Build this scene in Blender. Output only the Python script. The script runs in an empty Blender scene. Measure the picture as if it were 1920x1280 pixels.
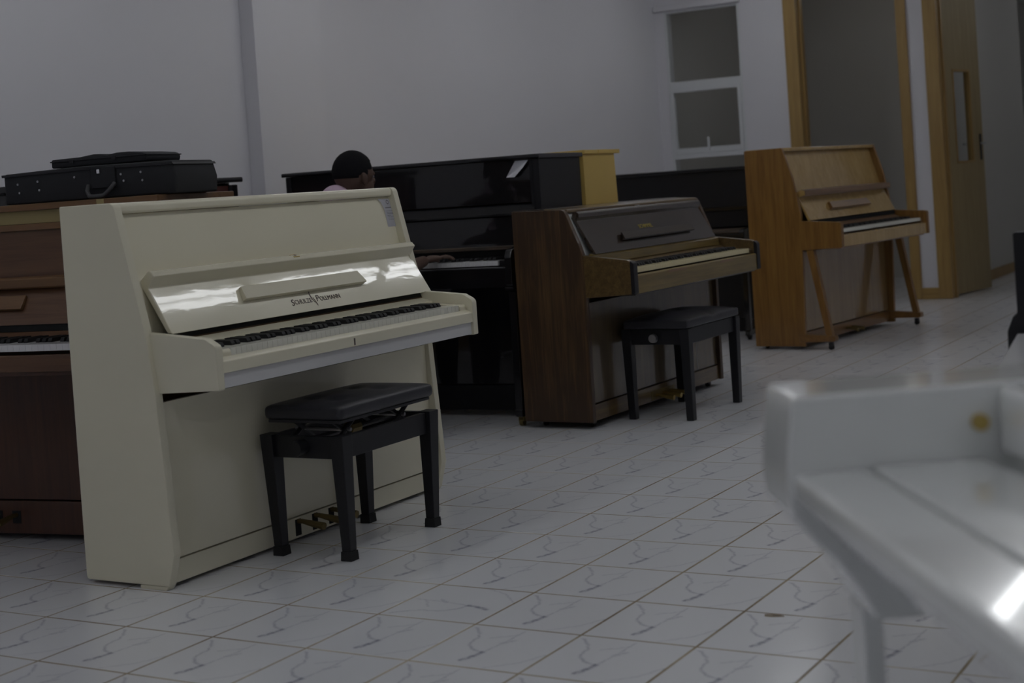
import bpy, bmesh, math, random
from mathutils import Vector, Matrix

random.seed(7)
S = bpy.context.scene
COL = S.collection
PI = math.pi

# ------------------------------------------------------------------ camera, world, exposure
CAM = Vector((2.1186, -3.2624, 1.1127))
YAW, PITCH, ROLL = math.radians(-30.5786), math.radians(1.4222), math.radians(-3.9137)
FPX, PPY = 2834.2, 427.25                      # focal length in pixels, height of the optical axis (1920x1280)
_f = Vector((math.sin(YAW)*math.cos(PITCH), math.cos(YAW)*math.cos(PITCH), -math.sin(PITCH)))
_r = Vector((math.cos(YAW), -math.sin(YAW), 0))
_u = _r.cross(_f)
_r2 = math.cos(ROLL)*_r + math.sin(ROLL)*_u
_u2 = -math.sin(ROLL)*_r + math.cos(ROLL)*_u
cd = bpy.data.cameras.new('camera')
cam = bpy.data.objects.new('camera', cd)
COL.objects.link(cam)
cam.matrix_world = Matrix(((_r2.x, _u2.x, -_f.x, CAM.x), (_r2.y, _u2.y, -_f.y, CAM.y), (_r2.z, _u2.z, -_f.z, CAM.z), (0, 0, 0, 1)))
cd.sensor_width = 36.0
cd.lens = FPX/1920*36.0
cd.shift_y = -(640-PPY)/1920
cd.clip_start = 0.05
cd.dof.use_dof = True
cd.dof.focus_distance = 5.4
cd.dof.aperture_fstop = 3.6
S.camera = cam

w = bpy.data.worlds.new('World'); S.world = w; w.use_nodes = True
w.node_tree.nodes['Background'].inputs[0].default_value = (0.75, 0.82, 1.0, 1)
w.node_tree.nodes['Background'].inputs[1].default_value = 0.25
S.view_settings.view_transform = 'Standard'
S.view_settings.look = 'None'
S.view_settings.gamma = 1.0
S.view_settings.use_curve_mapping = False
S.view_settings.exposure = -1.05
TUBE_STRENGTH = 15.0
S.cycles.max_bounces = 7
S.cycles.diffuse_bounces = 5
S.cycles.glossy_bounces = 4

# ------------------------------------------------------------------ materials
MATS = {}
def _new(name):
    m = bpy.data.materials.new(name); m.use_nodes = True
    nt = m.node_tree
    return m, nt, nt.nodes['Principled BSDF']

def paint(name, col, rough=0.5, coat=0.0, metal=0.0, var=0.0, vscale=6.0, bump=0.0, bscale=200.0, spec=0.5, coat_rough=0.05):
    m, nt, b = _new(name)
    b.inputs['Base Color'].default_value = (*col, 1)
    b.inputs['Roughness'].default_value = rough
    b.inputs['Metallic'].default_value = metal
    b.inputs['Coat Weight'].default_value = coat
    b.inputs['Coat Roughness'].default_value = coat_rough
    b.inputs['Specular IOR Level'].default_value = spec
    if var or bump:
        tc = nt.nodes.new('ShaderNodeTexCoord')
    if var:
        n = nt.nodes.new('ShaderNodeTexNoise'); n.inputs['Scale'].default_value = vscale; n.inputs['Detail'].default_value = 5
        r = nt.nodes.new('ShaderNodeMapRange'); r.inputs[3].default_value = 1-var; r.inputs[4].default_value = 1+var
        mx = nt.nodes.new('ShaderNodeMix'); mx.data_type = 'RGBA'; mx.blend_type = 'MULTIPLY'; mx.inputs[0].default_value = 1
        mx.inputs[6].default_value = (*col, 1)
        nt.links.new(tc.outputs['Object'], n.inputs['Vector']); nt.links.new(n.outputs['Fac'], r.inputs[0])
        nt.links.new(r.outputs[0], mx.inputs[7]); nt.links.new(mx.outputs[2], b.inputs['Base Color'])
    if bump:
        n2 = nt.nodes.new('ShaderNodeTexNoise'); n2.inputs['Scale'].default_value = bscale; n2.inputs['Detail'].default_value = 3
        bp = nt.nodes.new('ShaderNodeBump'); bp.inputs['Strength'].default_value = bump; bp.inputs['Distance'].default_value = 0.002
        nt.links.new(tc.outputs['Object'], n2.inputs['Vector']); nt.links.new(n2.outputs['Fac'], bp.inputs['Height'])
        nt.links.new(bp.outputs[0], b.inputs['Normal'])
    MATS[name] = m
    return m

def wood(name, c1, c2, rough=0.35, coat=0.3, grain='z', scale=1.0, coat_rough=0.06, knots=False):
    """stretched-noise timber: c1 ground colour, c2 grain colour; grain runs along the given local axis"""
    m, nt, b = _new(name)
    tc = nt.nodes.new('ShaderNodeTexCoord')
    mp = nt.nodes.new('ShaderNodeMapping')
    s = [22*scale]*3; s['xyz'.index(grain)] = 1.1*scale
    mp.inputs['Scale'].default_value = s
    n1 = nt.nodes.new('ShaderNodeTexNoise'); n1.inputs['Scale'].default_value = 1.6; n1.inputs['Detail'].default_value = 7; n1.inputs['Roughness'].default_value = .62; n1.inputs['Distortion'].default_value = .6
    n2 = nt.nodes.new('ShaderNodeTexNoise'); n2.inputs['Scale'].default_value = 6; n2.inputs['Detail'].default_value = 4
    n3 = nt.nodes.new('ShaderNodeTexNoise'); n3.inputs['Scale'].default_value = 2.2; n3.inputs['Detail'].default_value = 2
    nt.links.new(tc.outputs['Object'], mp.inputs[0])
    nt.links.new(mp.outputs[0], n1.inputs['Vector']); nt.links.new(mp.outputs[0], n2.inputs['Vector'])
    nt.links.new(tc.outputs['Object'], n3.inputs['Vector'])
    ad = nt.nodes.new('ShaderNodeMath'); ad.operation = 'MULTIPLY_ADD'; ad.inputs[1].default_value = .45
    nt.links.new(n2.outputs['Fac'], ad.inputs[0]); nt.links.new(n1.outputs['Fac'], ad.inputs[2])
    ad2 = nt.nodes.new('ShaderNodeMath'); ad2.operation = 'MULTIPLY_ADD'; ad2.inputs[1].default_value = .5 if knots else .2
    nt.links.new(n3.outputs['Fac'], ad2.inputs[0]); nt.links.new(ad.outputs[0], ad2.inputs[2])
    cr = nt.nodes.new('ShaderNodeValToRGB')
    cr.color_ramp.elements[0].position = .62; cr.color_ramp.elements[0].color = (*c1, 1)
    cr.color_ramp.elements[1].position = 1.02 if not knots else 1.15; cr.color_ramp.elements[1].color = (*c2, 1)
    nt.links.new(ad2.outputs[0], cr.inputs[0]); nt.links.new(cr.outputs[0], b.inputs['Base Color'])
    b.inputs['Roughness'].default_value = rough
    b.inputs['Coat Weight'].default_value = coat
    b.inputs['Coat Roughness'].default_value = coat_rough
    MATS[name] = m
    return m

paint('wall', (.74, .735, .775), .75, var=.02, vscale=1.5, bump=.08, bscale=90)
paint('ceiling', (.82, .82, .82), .9)
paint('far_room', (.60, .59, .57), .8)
paint('cream', (.80, .755, .585), .45, coat=1.0, var=.03, vscale=3, coat_rough=.025, spec=.2)
paint('cream_matt', (.75, .71, .555), .42, coat=.15, var=.04, vscale=4)
paint('cream_edge', (.76, .71, .52), .4, coat=.2)
paint('keyslip_grey', (.66, .655, .66), .5)
paint('ivory_key', (.80, .79, .70), .22, coat=.4)
paint('white_key', (.80, .80, .82), .22, coat=.4)
paint('yellowed_key', (.80, .70, .42), .25, coat=.4)
paint('black_key', (.012, .012, .014), .55, spec=.3)
paint('black_gloss', (.009, .009, .011), .3, coat=1.0, coat_rough=.03, spec=.15)
paint('black_satin', (.012, .012, .015), .4, coat=.05, spec=.35)
paint('black_paint', (.018, .018, .022), .5)
paint('black_felt', (.014, .015, .016), .9)
paint('brown_felt', (.10, .06, .03), .85)
paint('leather', (.026, .026, .033), .34, bump=.25, bscale=260)
paint('case_fabric', (.012, .013, .017), .75, bump=.5, bscale=700)
paint('case_trim', (.010, .010, .014), .5)
paint('rubber', (.008, .008, .009), .7)
paint('handle_grey', (.05, .05, .055), .5)
paint('brass', (.62, .46, .16), .32, metal=1.0)
paint('old_brass', (.20, .15, .06), .5, metal=.7)
paint('steel', (.5, .5, .52), .35, metal=1.0)
paint('white_gloss', (.86, .88, .87), .15, coat=.8)
paint('skin', (.10, .058, .042), .55)
paint('hair', (.011, .011, .013), .95, spec=.15, bump=.8, bscale=500)
paint('pink_shirt', (.62, .46, .58), .85, bump=.15, bscale=120)
paint('trousers', (.03, .032, .045), .85)
paint('frame_white', (.70, .72, .74), .35)
paint('yellow_wood_paint', (.66, .46, .13), .5, coat=.1, var=.05, vscale=5)
paint('pale_yellow_board', (.36, .29, .13), .6, var=.05, vscale=4)
paint('paper', (.86, .86, .92), .7)
paint('ink', (.22, .20, .24), .7)
paint('dark_ink', (.09, .065, .06), .6)
paint('gold_ink', (.45, .36, .07), .4, metal=.3)
paint('grout_white', (.75, .70, .58), .9)
paint('soundboard_red', (.10, .022, .016), .55, var=.2, vscale=8)
paint('fixture_white', (.8, .8, .8), .5)
paint('chip_brown', (.30, .25, .19), .9, var=.3, vscale=60)
paint('chip_dark', (.12, .10, .08), .95)
wood('walnut_side', (.145, .080, .030), (.05, .026, .012), .42, .15, 'z', 1.0, knots=True)
wood('walnut_front', (.165, .105, .036), (.080, .048, .018), .30, .45, 'x')
wood('walnut_slip', (.24, .17, .05), (.15, .10, .03), .35, .4, 'x')
wood('walnut_dark', (.052, .036, .026), (.026, .018, .013), .22, .7, 'x', coat_rough=.12)
wood('walnut_panel', (.13, .095, .055), (.10, .072, .043), .24, .6, 'z', .5)
wood('oak_side', (.30, .155, .036), (.185, .085, .018), .38, .3, 'z')
wood('oak_front', (.54, .36, .13), (.42, .265, .088), .25, .6, 'z', .7)
wood('oak_gloss', (.34, .22, .085), (.27, .165, .06), .25, 1.0, 'z', .7)
wood('oak_dark', (.27, .14, .04), (.18, .085, .024), .35, .4, 'x')
wood('oak_shelf', (.27, .16, .085), (.17, .095, .05), .4, .3, 'x')
wood('teak', (.150, .075, .036), (.095, .044, .022), .42, .2, 'x', .8)
wood('teak_dark', (.085, .030, .013), (.055, .019, .009), .45, .15, 'z', .8)
wood('teak_lid', (.20, .105, .04), (.135, .066, .026), .4, .2, 'x', .8)
wood('pine', (.44, .29, .10), (.33, .20, .065), .45, .2, 'z', .8)
wood('pine_h', (.44, .29, .10), (.33, .20, .065), .45, .2, 'x', .8)
wood('door_veneer', (.38, .30, .16), (.31, .235, .12), .5, .1, 'z', .8)
wood('worn_edge', (.16, .11, .075), (.012, .011, .010), .6, 0, 'x', 1.6)

def lacquer_waves(name, strength=.35):
    """hand-rubbed lacquer: long shallow waves in the clear coat"""
    nt = MATS[name].node_tree; b = nt.nodes['Principled BSDF']
    tc = nt.nodes.new('ShaderNodeTexCoord'); mp = nt.nodes.new('ShaderNodeMapping'); mp.inputs['Scale'].default_value = (3.2, 9, 9)
    n = nt.nodes.new('ShaderNodeTexNoise'); n.inputs['Scale'].default_value = 2.2; n.inputs['Detail'].default_value = 3
    bp = nt.nodes.new('ShaderNodeBump'); bp.inputs['Strength'].default_value = strength; bp.inputs['Distance'].default_value = .004
    nt.links.new(tc.outputs['Object'], mp.inputs[0]); nt.links.new(mp.outputs[0], n.inputs['Vector']); nt.links.new(n.outputs['Fac'], bp.inputs['Height'])
    nt.links.new(bp.outputs[0], b.inputs['Coat Normal'])
lacquer_waves('cream', .045)

def emit_mat(name, col, strength):
    m = bpy.data.materials.new(name); m.use_nodes = True
    nt = m.node_tree; nt.nodes.clear()
    e = nt.nodes.new('ShaderNodeEmission'); e.inputs[0].default_value = (*col, 1); e.inputs[1].default_value = strength
    o = nt.nodes.new('ShaderNodeOutputMaterial'); nt.links.new(e.outputs[0], o.inputs[0])
    MATS[name] = m
emit_mat('tube_light', (.96, .98, 1.0), TUBE_STRENGTH)
emit_mat('fill_globe_light', (1.0, .97, .90), 8.5)
emit_mat('bright_fill_light', (.96, .98, 1.0), 20.0)

def glass_mat():
    m = bpy.data.materials.new('window_glass'); m.use_nodes = True
    nt = m.node_tree; nt.nodes.clear()
    t = nt.nodes.new('ShaderNodeBsdfTransparent'); t.inputs[0].default_value = (.92, .93, .93, 1)
    g = nt.nodes.new('ShaderNodeBsdfGlossy'); g.inputs['Roughness'].default_value = .03
    lw = nt.nodes.new('ShaderNodeLayerWeight'); lw.inputs[0].default_value = .5
    pw = nt.nodes.new('ShaderNodeMath'); pw.operation = 'POWER'; pw.inputs[1].default_value = 5
    fr = nt.nodes.new('ShaderNodeMath'); fr.operation = 'MULTIPLY_ADD'; fr.inputs[1].default_value = .92; fr.inputs[2].default_value = .04
    nt.links.new(lw.outputs['Facing'], pw.inputs[0]); nt.links.new(pw.outputs[0], fr.inputs[0])
    mx = nt.nodes.new('ShaderNodeMixShader'); o = nt.nodes.new('ShaderNodeOutputMaterial')
    nt.links.new(fr.outputs[0], mx.inputs[0]); nt.links.new(t.outputs[0], mx.inputs[1]); nt.links.new(g.outputs[0], mx.inputs[2]); nt.links.new(mx.outputs[0], o.inputs[0])
    MATS['window_glass'] = m
glass_mat()

def grout_mat():
    m, nt, b = _new('grout')
    tc = nt.nodes.new('ShaderNodeTexCoord')
    n = nt.nodes.new('ShaderNodeTexNoise'); n.inputs['Scale'].default_value = 1.3; n.inputs['Detail'].default_value = 6; n.inputs['Roughness'].default_value = .7
    cr = nt.nodes.new('ShaderNodeValToRGB')
    cr.color_ramp.elements[0].position = .40; cr.color_ramp.elements[0].color = (.20, .14, .082, 1)
    cr.color_ramp.elements[1].position = .62; cr.color_ramp.elements[1].color = (.50, .43, .31, 1)
    nt.links.new(tc.outputs['Object'], n.inputs['Vector']); nt.links.new(n.outputs['Fac'], cr.inputs[0]); nt.links.new(cr.outputs[0], b.inputs['Base Color'])
    b.inputs['Roughness'].default_value = .9
    MATS['grout'] = m
grout_mat()

def tile_mat():
    """glazed white tile with a printed grey-blue vein, the same print on every tile (UV of the tile)"""
    g = bpy.data.node_groups.new('vein_segment', 'ShaderNodeTree')
    I = g.interface
    for nm in ('P', 'A', 'B'): I.new_socket(nm, in_out='INPUT', socket_type='NodeSocketVector')
    I.new_socket('Width', in_out='INPUT', socket_type='NodeSocketFloat')
    I.new_socket('Mask', in_out='OUTPUT', socket_type='NodeSocketFloat')
    N = g.nodes; L = g.links
    gi = N.new('NodeGroupInput'); go = N.new('NodeGroupOutput')
    def vm(op, a, b=None):
        n = N.new('ShaderNodeVectorMath'); n.operation = op; L.new(a, n.inputs[0])
        if b is not None: L.new(b, n.inputs[1])
        return n
    ap = vm('SUBTRACT', gi.outputs['P'], gi.outputs['A']); ab = vm('SUBTRACT', gi.outputs['B'], gi.outputs['A'])
    d1 = vm('DOT_PRODUCT', ap.outputs[0], ab.outputs[0]); d2 = vm('DOT_PRODUCT', ab.outputs[0], ab.outputs[0])
    dv = N.new('ShaderNodeMath'); dv.operation = 'DIVIDE'; dv.use_clamp = True
    L.new(d1.outputs['Value'], dv.inputs[0]); L.new(d2.outputs['Value'], dv.inputs[1])
    sc = N.new('ShaderNodeVectorMath'); sc.operation = 'SCALE'; L.new(ab.outputs[0], sc.inputs[0]); L.new(dv.outputs[0], sc.inputs['Scale'])
    df = vm('DISTANCE', ap.outputs[0], sc.outputs[0])
    q = N.new('ShaderNodeMath'); q.operation = 'DIVIDE'; L.new(df.outputs['Value'], q.inputs[0]); L.new(gi.outputs['Width'], q.inputs[1])
    mr = N.new('ShaderNodeMapRange'); mr.interpolation_type = 'SMOOTHSTEP'; mr.inputs[1].default_value = 0; mr.inputs[2].default_value = 1; mr.inputs[3].default_value = 1; mr.inputs[4].default_value = 0
    L.new(q.outputs[0], mr.inputs[0]); L.new(mr.outputs[0], go.inputs[0])
    m, nt, b = _new('tile_glaze')
    uv = nt.nodes.new('ShaderNodeUVMap'); uv.uv_map = 'UVMap'
    nz = nt.nodes.new('ShaderNodeTexNoise'); nz.inputs['Scale'].default_value = 17; nz.inputs['Detail'].default_value = 4
    nt.links.new(uv.outputs[0], nz.inputs['Vector'])
    off = nt.nodes.new('ShaderNodeVectorMath'); off.operation = 'MULTIPLY_ADD'
    nt.links.new(nz.outputs['Color'], off.inputs[0]); off.inputs[1].default_value = (.05, .05, 0)
    sub = nt.nodes.new('ShaderNodeVectorMath'); sub.operation = 'SUBTRACT'; sub.inputs[1].default_value = (.025, .025, 0)
    nt.links.new(uv.outputs[0], sub.inputs[0]); nt.links.new(sub.outputs[0], off.inputs[2])
    lines = [([(.064, .913), (.174, .791), (.22, .697), (.24, .534), (.255, .496), (.348, .401), (.443, .36)], .024, .50),
             ([(.462, .365), (.44, .25), (.405, .14)], .040, 1.0),
             ([(.459, .353), (.505, .646), (.512, .935)], .016, .42),
             ([(.331, .70), (.465, .791), (.51, .86)], .02, .34),
             ([(.984, .446), (.874, .216), (.668, .026)], .02, .36),
             ([(.49, .60), (.56, .70)], .03, .45)]
    acc = None
    for pts, wd, st in lines:
        for a, bb in zip(pts[:-1], pts[1:]):
            gn = nt.nodes.new('ShaderNodeGroup'); gn.node_tree = g
            nt.links.new(off.outputs[0], gn.inputs['P'])
            gn.inputs['A'].default_value = (*a, 0); gn.inputs['B'].default_value = (*bb, 0); gn.inputs['Width'].default_value = wd
            mu = nt.nodes.new('ShaderNodeMath'); mu.operation = 'MULTIPLY'; mu.inputs[1].default_value = st
            nt.links.new(gn.outputs[0], mu.inputs[0])
            if acc is None: acc = mu
            else:
                mxn = nt.nodes.new('ShaderNodeMath'); mxn.operation = 'MAXIMUM'
                nt.links.new(acc.outputs[0], mxn.inputs[0]); nt.links.new(mu.outputs[0], mxn.inputs[1]); acc = mxn
    n2 = nt.nodes.new('ShaderNodeTexNoise'); n2.inputs['Scale'].default_value = 30; n2.inputs['Detail'].default_value = 3
    nt.links.new(uv.outputs[0], n2.inputs['Vector'])
    mr = nt.nodes.new('ShaderNodeMapRange'); mr.inputs[1].default_value = .3; mr.inputs[2].default_value = .6; mr.inputs[3].default_value = .35; mr.inputs[4].default_value = 1.0
    nt.links.new(n2.outputs['Fac'], mr.inputs[0])
    mu = nt.nodes.new('ShaderNodeMath'); mu.operation = 'MULTIPLY'; nt.links.new(acc.outputs[0], mu.inputs[0]); nt.links.new(mr.outputs[0], mu.inputs[1])
    mx = nt.nodes.new('ShaderNodeMix'); mx.data_type = 'RGBA'
    mx.inputs[6].default_value = (.745, .755, .785, 1); mx.inputs[7].default_value = (.15, .155, .25, 1)
    nt.links.new(mu.outputs[0], mx.inputs[0]); nt.links.new(mx.outputs[2], b.inputs['Base Color'])
    b.inputs['Roughness'].default_value = .30
    b.inputs['Coat Weight'].default_value = .25; b.inputs['Coat Roughness'].default_value = .12
    MATS['tile_glaze'] = m
tile_mat()

# ------------------------------------------------------------------ mesh helpers
def finish(bm, name, mat, parent=None, smooth=True, ang=35):
    bmesh.ops.recalc_face_normals(bm, faces=bm.faces)
    me = bpy.data.meshes.new(name); bm.to_mesh(me); bm.free()
    me.materials.append(MATS[mat])
    if smooth:
        for p in me.polygons: p.use_smooth = True
        me.set_sharp_from_angle(angle=math.radians(ang))
    o = bpy.data.objects.new(name, me); COL.objects.link(o)
    if parent is not None: o.parent = parent
    return o

def wn(o):
    m = o.modifiers.new('weighted_normals', 'WEIGHTED_NORMAL'); m.keep_sharp = True; m.weight = 80
    return o

def bev(bm, off, seg=2):
    if off > 0:
        es = [e for e in bm.edges if len(e.link_faces) == 2 and e.calc_face_angle(0) > .35]
        bmesh.ops.bevel(bm, geom=es, offset=off, segments=seg, affect='EDGES', profile=.5, clamp_overlap=True)

def prism_bm(bm, poly, x0, x1, axis='x'):
    """poly: (d,z) outline -> extruded along x (front is -y); axis 'z': poly is (x,y) extruded in z"""
    if axis == 'x':
        a = [bm.verts.new((x0, -d, z)) for d, z in poly]; b = [bm.verts.new((x1, -d, z)) for d, z in poly]
    elif axis == 'z':
        a = [bm.verts.new((x, y, x0)) for x, y in poly]; b = [bm.verts.new((x, y, x1)) for x, y in poly]
    else:
        a = [bm.verts.new((x, x0, z)) for x, z in poly]; b = [bm.verts.new((x, x1, z)) for x, z in poly]
    n = len(poly)
    bm.faces.new(a); bm.faces.new(b[::-1])
    for i in range(n): bm.faces.new((a[i], a[(i+1) % n], b[(i+1) % n], b[i]))

def prism(name, poly, x0, x1, mat, parent=None, bevel=.003, axis='x', seg=2):
    bm = bmesh.new(); prism_bm(bm, poly, x0, x1, axis)
    bmesh.ops.recalc_face_normals(bm, faces=bm.faces)
    bev(bm, bevel, seg)
    o = finish(bm, name, mat, parent)
    return wn(o) if bevel > 0 else o

def box_bm(bm, lo, hi):
    (x0, y0, z0), (x1, y1, z1) = lo, hi
    v = [bm.verts.new(p) for p in ((x0, y0, z0), (x1, y0, z0), (x1, y1, z0), (x0, y1, z0), (x0, y0, z1), (x1, y0, z1), (x1, y1, z1), (x0, y1, z1))]
    for f in ((0, 3, 2, 1), (4, 5, 6, 7), (0, 1, 5, 4), (1, 2, 6, 5), (2, 3, 7, 6), (3, 0, 4, 7)): bm.faces.new([v[i] for i in f])
    return v

def box(name, lo, hi, mat, parent=None, bevel=.003, seg=2):
    bm = bmesh.new(); box_bm(bm, lo, hi); bmesh.ops.recalc_face_normals(bm, faces=bm.faces); bev(bm, bevel, seg)
    o = finish(bm, name, mat, parent)
    return wn(o) if bevel > 0 else o

def frustum(name, c0, s0, c1, s1, mat, parent=None, bevel=.003):
    """tapered square bar from centre c0 (half sizes s0) to c1 (half sizes s1), levels in z"""
    bm = bmesh.new()
    def ring(c, s): return [bm.verts.new((c[0]+a*s[0], c[1]+b*s[1], c[2])) for a, b in ((-1, -1), (1, -1), (1, 1), (-1, 1))]
    a = ring(c0, s0); b = ring(c1, s1)
    bm.faces.new(a[::-1]); bm.faces.new(b)
    for i in range(4): bm.faces.new((a[i], a[(i+1) % 4], b[(i+1) % 4], b[i]))
    bmesh.ops.recalc_face_normals(bm, faces=bm.faces); bev(bm, bevel)
    return wn(finish(bm, name, mat, parent))

def tube_bm(bm, pts, r, seg=10, closed_ends=True, rad=None):
    pts = [Vector(p) for p in pts]
    rings = []
    for i, p in enumerate(pts):
        t = (pts[min(i+1, len(pts)-1)] - pts[max(i-1, 0)]).normalized()
        a = t.cross(Vector((0, 0, 1)))
        if a.length < .05: a = t.cross(Vector((1, 0, 0)))
        a.normalize(); b = t.cross(a)
        rr = rad[i] if rad else r
        rings.append([bm.verts.new(p + rr*(math.cos(k*2*PI/seg)*a + math.sin(k*2*PI/seg)*b)) for k in range(seg)])
    for i in range(len(rings)-1):
        for k in range(seg):
            bm.faces.new((rings[i][k], rings[i][(k+1) % seg], rings[i+1][(k+1) % seg], rings[i+1][k]))
    if closed_ends:
        bm.faces.new(rings[0][::-1]); bm.faces.new(rings[-1])

def tube(name, pts, r, mat, parent=None, seg=10, rad=None):
    bm = bmesh.new(); tube_bm(bm, pts, r, seg, rad=rad)
    return finish(bm, name, mat, parent)

def arc_poly(pts_r):
    """polygon with rounded corners: list of (d,z,r)"""
    out = []; n = len(pts_r)
    for i, (x, y, r) in enumerate(pts_r):
        if r <= 0: out.append((x, y)); continue
        p = Vector((x, y)); a = Vector(pts_r[i-1][:2]) - p; b = Vector(pts_r[(i+1) % n][:2]) - p
        a.normalize(); b.normalize()
        ang = a.angle(b); t = min(r/math.tan(ang/2), 10)
        c = p + (a+b).normalized()*(r/math.sin(ang/2))
        s = p + a*t - c; e = p + b*t - c
        tot = s.angle_signed(e)
        k = 5
        for j in range(k+1):
            th = -tot*j/k
            v = Vector((s.x*math.cos(th)-s.y*math.sin(th), s.x*math.sin(th)+s.y*math.cos(th)))
            out.append((c.x+v.x, c.y+v.y))
    return out

def thing(name, label, cat, loc, rotz=0.0, group=None):
    o = bpy.data.objects.new(name, None); COL.objects.link(o)
    o.empty_display_size = .1
    o.location = loc; o.rotation_euler = (0, 0, rotz); o['label'] = label; o['category'] = cat
    if group: o['group'] = group
    return o

def tag(o, label, cat, group=None):
    o['label'] = label; o['category'] = cat
    if group: o['group'] = group
    return o

def struct(o):
    if o.parent is None: o['kind'] = 'structure'
    return o

def text_part(name, txt, size, mat, parent, mapf, shear=0.0, depth=.0006, spacing=1.0):
    cu = bpy.data.curves.new(name, 'FONT'); cu.body = txt; cu.size = size; cu.extrude = depth; cu.shear = shear
    cu.align_x = 'LEFT'; cu.space_character = spacing
    t = bpy.data.objects.new('tmp_text', cu); COL.objects.link(t)
    dg = bpy.context.evaluated_depsgraph_get(); dg.update()
    me = bpy.data.meshes.new_from_object(t.evaluated_get(dg))
    bpy.data.objects.remove(t); bpy.data.curves.remove(cu)
    xs = [v.co.x for v in me.vertices]
    wd = max(xs) if xs else 0
    for v in me.vertices: v.co = mapf(v.co.x, v.co.y, v.co.z + depth)
    me.name = name; me.materials.clear(); me.materials.append(MATS[mat])
    o = bpy.data.objects.new(name, me); COL.objects.link(o); o.parent = parent
    return o, wd

# ------------------------------------------------------------------ the room
T = 0.31
XL, XR, YB, YF, ZC = -3.52, 4.6, -5.2, 9.0, 2.95
floor_bm = bmesh.new(); box_bm(floor_bm, (XL-.2, YB-.2, -.12), (XR+.2, 16.2, -.0006))
floor = struct(finish(floor_bm, 'floor', 'grout', None, False))

def project(P):
    d = Vector(P)-CAM; z = d.dot(_f)
    if z < .2: return None
    return (960+FPX*d.dot(_r2)/z, PPY-FPX*d.dot(_u2)/z)

def tile_mesh():
    h = T/2-.0033; b = .0012
    bm = bmesh.new(); uvl = bm.loops.layers.uv.new('UVMap')
    lo = [bm.verts.new((sx*h, sy*h, -.004)) for sx, sy in ((-1, -1), (1, -1), (1, 1), (-1, 1))]
    mi = [bm.verts.new((sx*h, sy*h, -.0008)) for sx, sy in ((-1, -1), (1, -1), (1, 1), (-1, 1))]
    tp = [bm.verts.new((sx*(h-b), sy*(h-b), 0)) for sx, sy in ((-1, -1), (1, -1), (1, 1), (-1, 1))]
    bm.faces.new(tp)
    for i in range(4):
        j = (i+1) % 4
        bm.faces.new((lo[i], lo[j], mi[j], mi[i])); bm.faces.new((mi[i], mi[j], tp[j], tp[i]))
    for f in bm.faces:
        for l in f.loops: l[uvl].uv = (l.vert.co.x/T+.5, l.vert.co.y/T+.5)
    me = bpy.data.meshes.new('tile'); bm.to_mesh(me); bm.free(); me.materials.append(MATS['tile_glaze'])
    return me
TM = tile_mesh()
cells = []
for i in range(-16, 51):
    for j in range(-11, 15):
        c = ((j+.5)*T, (i+.5)*T)
        if c[0] < XL or c[0] > XR or c[1] < YB: continue
        q = [project((c[0]+a*T/2, c[1]+b*T/2, 0)) for a, b in ((-1, -1), (1, -1), (1, 1), (-1, 1))]
        area = 0
        if all(q):
            cx = sum(p[0] for p in q)/4; cy = sum(p[1] for p in q)/4
            if -60 < cx < 1980 and 300 < cy < 1330:
                area = abs(sum(q[k][0]*q[(k+1) % 4][1]-q[(k+1) % 4][0]*q[k][1] for k in range(4)))/2
        # hidden under or behind the near pianos
        if -1.40 < c[0] < -1.12 and (.05 < c[1] < 1.45 or 2.85 < c[1] < 4.2 or 5.8 < c[1] < 7.0): area = 0
        if c[0] < -1.9 and c[1] > 1.2: area = 0
        if c[0] > .95 and c[1] < 0: area = 0
        cells.append((area, i, j))
cells.sort(reverse=True)
rot180 = {(0, -1)}
rest = bmesh.new(); uvl = rest.loops.layers.uv.new('UVMap')
for k, (area, i, j) in enumerate(cells):
    rz = 0.0
    if (i, j) in rot180: rz = PI/2
    elif random.random() < .03: rz = PI
    if k < 300 and area > 0:
        o = bpy.data.objects.new('tile', TM); COL.objects.link(o); o.parent = floor
        o.location = ((j+.5)*T, (i+.5)*T, 0); o.rotation_euler = (random.uniform(-.0008, .0008), random.uniform(-.0008, .0008), rz)
    else:
        h = T/2-.0033; ca, sa = math.cos(rz), math.sin(rz)
        vs = [rest.verts.new(((j+.5)*T+sx*h, (i+.5)*T+sy*h, 0)) for sx, sy in ((-1, -1), (1, -1), (1, 1), (-1, 1))]
        lw = [rest.verts.new((v.co.x, v.co.y, -.004)) for v in vs]
        fs = [rest.faces.new(vs)] + [rest.faces.new((lw[a], lw[(a+1) % 4], vs[(a+1) % 4], vs[a])) for a in range(4)]
        for f in fs:
            for l in f.loops:
                x = (l.vert.co.x-(j+.5)*T)/T; y = (l.vert.co.y-(i+.5)*T)/T
                l[uvl].uv = (x*ca+y*sa+.5, -x*sa+y*ca+.5)
ro = finish(rest, 'distant_tiles', 'tile_glaze', floor, False); ro['kind'] = 'stuff'
# chipped glaze beside a joint
bm = bmesh.new()
for (cx, cy, rx, ry, z) in ((.703, .292, .026, .013, .0006),):
    vs = [bm.verts.new((cx+rx*math.cos(a)*(1+.18*math.sin(3*a+1)), cy+ry*math.sin(a)*(1+.2*math.sin(2*a)), z)) for a in [q*2*PI/14 for q in range(14)]]
    vb = [bm.verts.new((v.co.x, v.co.y, -.002)) for v in vs]
    bm.faces.new(vs)
    for q in range(14): bm.faces.new((vb[q], vb[(q+1) % 14], vs[(q+1) % 14], vs[q]))
finish(bm, 'tile_chip', 'chip_brown', floor, False)
bm = bmesh.new(); vs = [bm.verts.new((.712+.011*math.cos(a), .293+.0035*math.sin(a), .0009)) for a in [q*2*PI/8 for q in range(8)]]; bm.faces.new(vs)
finish(bm, 'tile_chip_pit', 'chip_dark', floor, False)

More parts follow.
